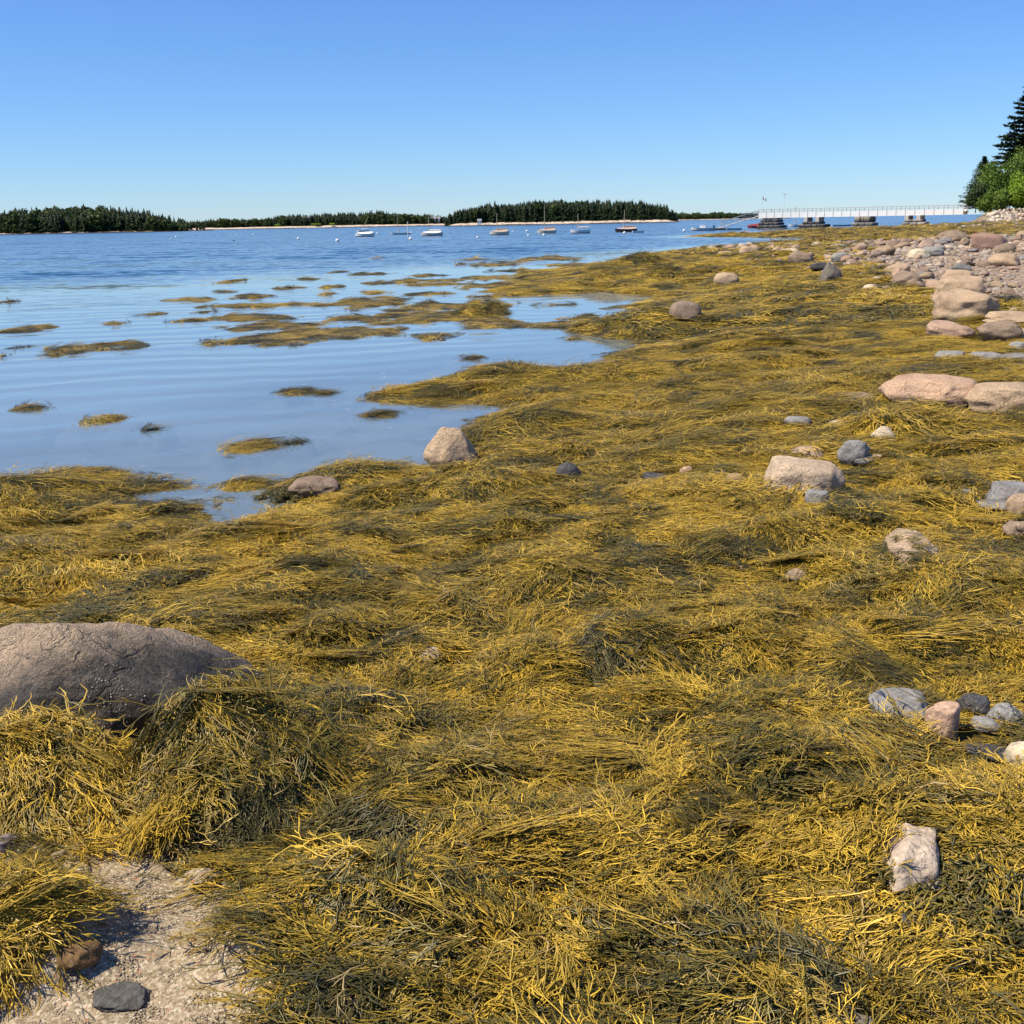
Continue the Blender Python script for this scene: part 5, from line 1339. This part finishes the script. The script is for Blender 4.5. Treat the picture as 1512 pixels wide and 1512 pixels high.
def boat(px0, px1, row, lab, side=WH, bottom=BLK, mast=None, cover=None, boom=True, heading=None, D=None, rake=0, cat='boat', free=.5, seed=0, cabin=None, name='moored_boat', outboard=False):
    cx = (px0 + px1) / 2; D = D or H * F / (row - hor(cx)); Lh = (px1 - px0) / F * D
    p = atY(cx, row, D); e = bpy.data.objects.new(name, None); COL.objects.link(e); e.location = (p.x, p.y, 0.02); e['label'] = lab; e['category'] = cat
    e.rotation_euler = (0, 0, heading if heading is not None else 0); Lh /= max(.6, abs(math.cos(e.rotation_euler[2]))); beam = Lh * .34
    link('hull_bottom', hull_mesh(Lh * .985, beam * .98, free, .25, -.3, .33, bottom, 'hull_bottom'), parent=e)
    link('hull', hull_mesh(Lh, beam, free, .25, .34, 1, side, 'hull'), parent=e)
    if cover:
        m = MB(); n = 10; vs = []
        for i in range(n + 1):
            t = i / n; x = (-.46 + .86 * t) * Lh; b = beam * .42 * (1 - .55 * t * t); zc = free * (1.05 + .25 * (2 * t - .9) ** 2)
            vs += [(x, -b, zc), (x, 0, zc + .34 * math.sin(math.pi * min(1, .25 + .7 * t)) + .05), (x, b, zc)]
        fs = [(3 * i + a, 3 * i + 3 + a, 3 * i + 4 + a, 3 * i + 1 + a) for i in range(n) for a in (0, 1)]
        fs += [(0, 1, 2), (3 * n, 3 * n + 2, 3 * n + 1)]
        m.add(vs, fs); link('cover', m.mesh('cover', cover), parent=e)
    if mast:
        hm = (row - mast) / F * D; mx = Lh * .12
        m = MB(); m.bar((mx, 0, free * .6), (mx - rake * hm, 0, hm), .07, 6, .045); link('mast', m.mesh('mast', SPAR), parent=e)
        if boom:
            m = MB(); m.bar((mx, 0, free + .45), (-Lh * .45, 0, free + .52), .05, 6); link('boom', m.mesh('boom', SPAR), parent=e)
            m = MB(); m.bar((mx - .05, 0, free + .56), (-Lh * .42, 0, free + .62), .10, 8, .06); link('furled_sail', m.mesh('furled_sail', cover or WH), parent=e)
        m = MB(); m.bar((mx - rake * hm, 0, hm * .97), (Lh * .47, 0, free * 1.2), .012, 3); m.bar((mx - rake * hm, 0, hm * .97), (mx - .3, beam * .4, free), .012, 3); link('stay', m.mesh('stay', BLK), parent=e)
    if cabin:
        m = MB(); m.box(-Lh * .12, Lh * .1, -.35, .35, free * .8, free + .55); link('console', m.mesh('console', WH), parent=e)
    if outboard:
        m = MB(); m.box(-Lh * .5 - .22, -Lh * .5 + .12, -.15, .15, free * .75, free + .42); m.box(-Lh * .5 - .14, -Lh * .5 - .02, -.05, .05, -.3, free * .8); link('outboard_motor', m.mesh('outboard_motor', BLK), parent=e)
    return e
PI = math.pi
boat(525, 552, 348.5, 'white open boat with black bottom and white cover, leftmost of the moored fleet', WH, BLK, cover=WH, heading=PI - .2)
boat(527, 545, 341.5, 'white hull with a raked mast just behind the leftmost boat', WH, WH, mast=320, rake=.5, D=380, heading=PI)
boat(577, 605, 345.5, 'long low white boat with a thin mast beside the white mooring pole', WH, GRYP, mast=318, boom=False, heading=PI + .15, free=.34)
boat(622, 653, 347.5, 'grey white sailboat with furled white sail, second of the fleet from the left', GRYP, NAVY, mast=317, cover=WH, heading=PI - .25)
boat(724, 751, 345.8, 'tan sailboat with brown cover and dark waterline at mid fleet', (CRM), NAVY, mast=316, cover=TANC, heading=PI - .2)
boat(794, 821, 343.6, 'cream sailboat with the tallest mast of the fleet', CRM, GRYP, mast=306.5, cover=TANC, heading=PI - .1)
boat(843, 871, 343.5, 'white sailboat with slim mast and dark stern', WH, NAVY, mast=316, heading=PI - .1, free=.55)
boat(909, 940, 341.5, 'black and dark red sailboat with tan cover over its boom', BLK, REDB, mast=311.5, cover=TANC, heading=PI - .1, rake=.05)
boat(934, 951, 342.6, 'white dinghy lying astern of the black sailboat', WH, WH, heading=0.1, free=.32)
boat(1021, 1053, 339.3, 'white motorboat with dark bottom, console and outboard motor by the float', WH, BLK, heading=PI - .05, cabin=True, outboard=True, D=226)
boat(1073, 1095, 338.3, 'pale blue rowing skiff tied at the right of the float', BLUE, BLK, heading=0.05, free=.3, D=228)
boat(1104, 1122, 334.0, 'red boat moored left of the seaward bridge pier', RED, REDB, cover=RED, heading=PI, D=262)
boat(1165, 1188, 335.0, 'white sailboat with thin mast seen under the bridge between two piers', WH, GRYP, mast=306, heading=PI, D=275, boom=False)
boat(1229, 1257, 334.0, 'long blue skiff seen under the bridge between second and third pier', BLUE, BLUE, heading=0.05, free=.3, D=270)

buoym = simple('buoy_white', (.82, .82, .80), .4, .03); bdark = simple('buoy_dark', (.05, .05, .06), .5)
def buoy(px, row, lab, r=.26, mat=None):
    D = H * F / (row - hor(px)); p = atY(px, row, D)
    v, f = ico(2); v = v * r; v[:, 2] *= .9
    n = len(v)
    me = mesh_np('buoy', v, f, mat or buoym, smooth=True)
    e = bpy.data.objects.new('mooring_buoy', None); COL.objects.link(e); e.location = (p.x, p.y, r * .45); e['label'] = lab; e['category'] = 'buoy'; e['group'] = 'mooring buoys among the boats'
    link('ball', me, parent=e)
    m = MB(); m.bar((0, 0, r * .8), (0, 0, r * 1.3), .03, 6); link('ring', m.mesh('ring', al), parent=e)
for px, row, lab, r in [(557, 344.5, 'white mooring buoy just right of the leftmost boat', .24), (606, 344.5, 'large white buoy by the end of the long low white boat', .34), (606, 352.5, 'white buoy lying nearer than the long low white boat', .26),
    (705, 350.2, 'white buoy between the second boat and the tan sailboat', .2), (757, 341.5, 'small white buoy right of the tan sailboat', .2), (778, 341.2, 'white buoy left of the tall masted cream boat', .3), (780, 347.2, 'faint white buoy below the one left of the tall mast', .2),
    (803, 346.6, 'white buoy right under the tall masted cream boat', .24), (922, 343.6, 'white buoy under the black sailboat', .26), (260, 349.8, 'white buoy off the end of the nearer left island', .26), (252, 352, 'tiny white buoy left of the one off the left island', .14),
    (374, 346.2, 'white buoy farthest out between the left island and the fleet', .28), (349, 347, 'tiny pale buoy left of the far white one', .14), (440.5, 352.2, 'white buoy in open water halfway to the fleet', .24), (498, 355.2, 'white buoy nearest the leftmost boat on its left', .28), (1010, 340.6, 'white buoy left of the motorboat at the float', .28)]:
    buoy(px, row, lab, r)
buoy(345, 354.5, 'small dark buoy in open water below the far white one', .15, bdark)
P = atY(602.5, 345, 225)
pl = bpy.data.objects.new('mooring_pole', None); COL.objects.link(pl); pl.location = (P.x, 225, 0); pl['label'] = 'white upright pole standing from the water at the long low boat'; pl['category'] = 'pole'
m = MB(); m.bar((0, 0, -.3), (0, 0, 2.5), .10, 6, .07); link('shaft', m.mesh('shaft', white), parent=pl)
m = MB(); m.bar((0, 0, 2.4), (0, 0, 2.7), .12, 6, .03); link('cap', m.mesh('cap', white), parent=pl)
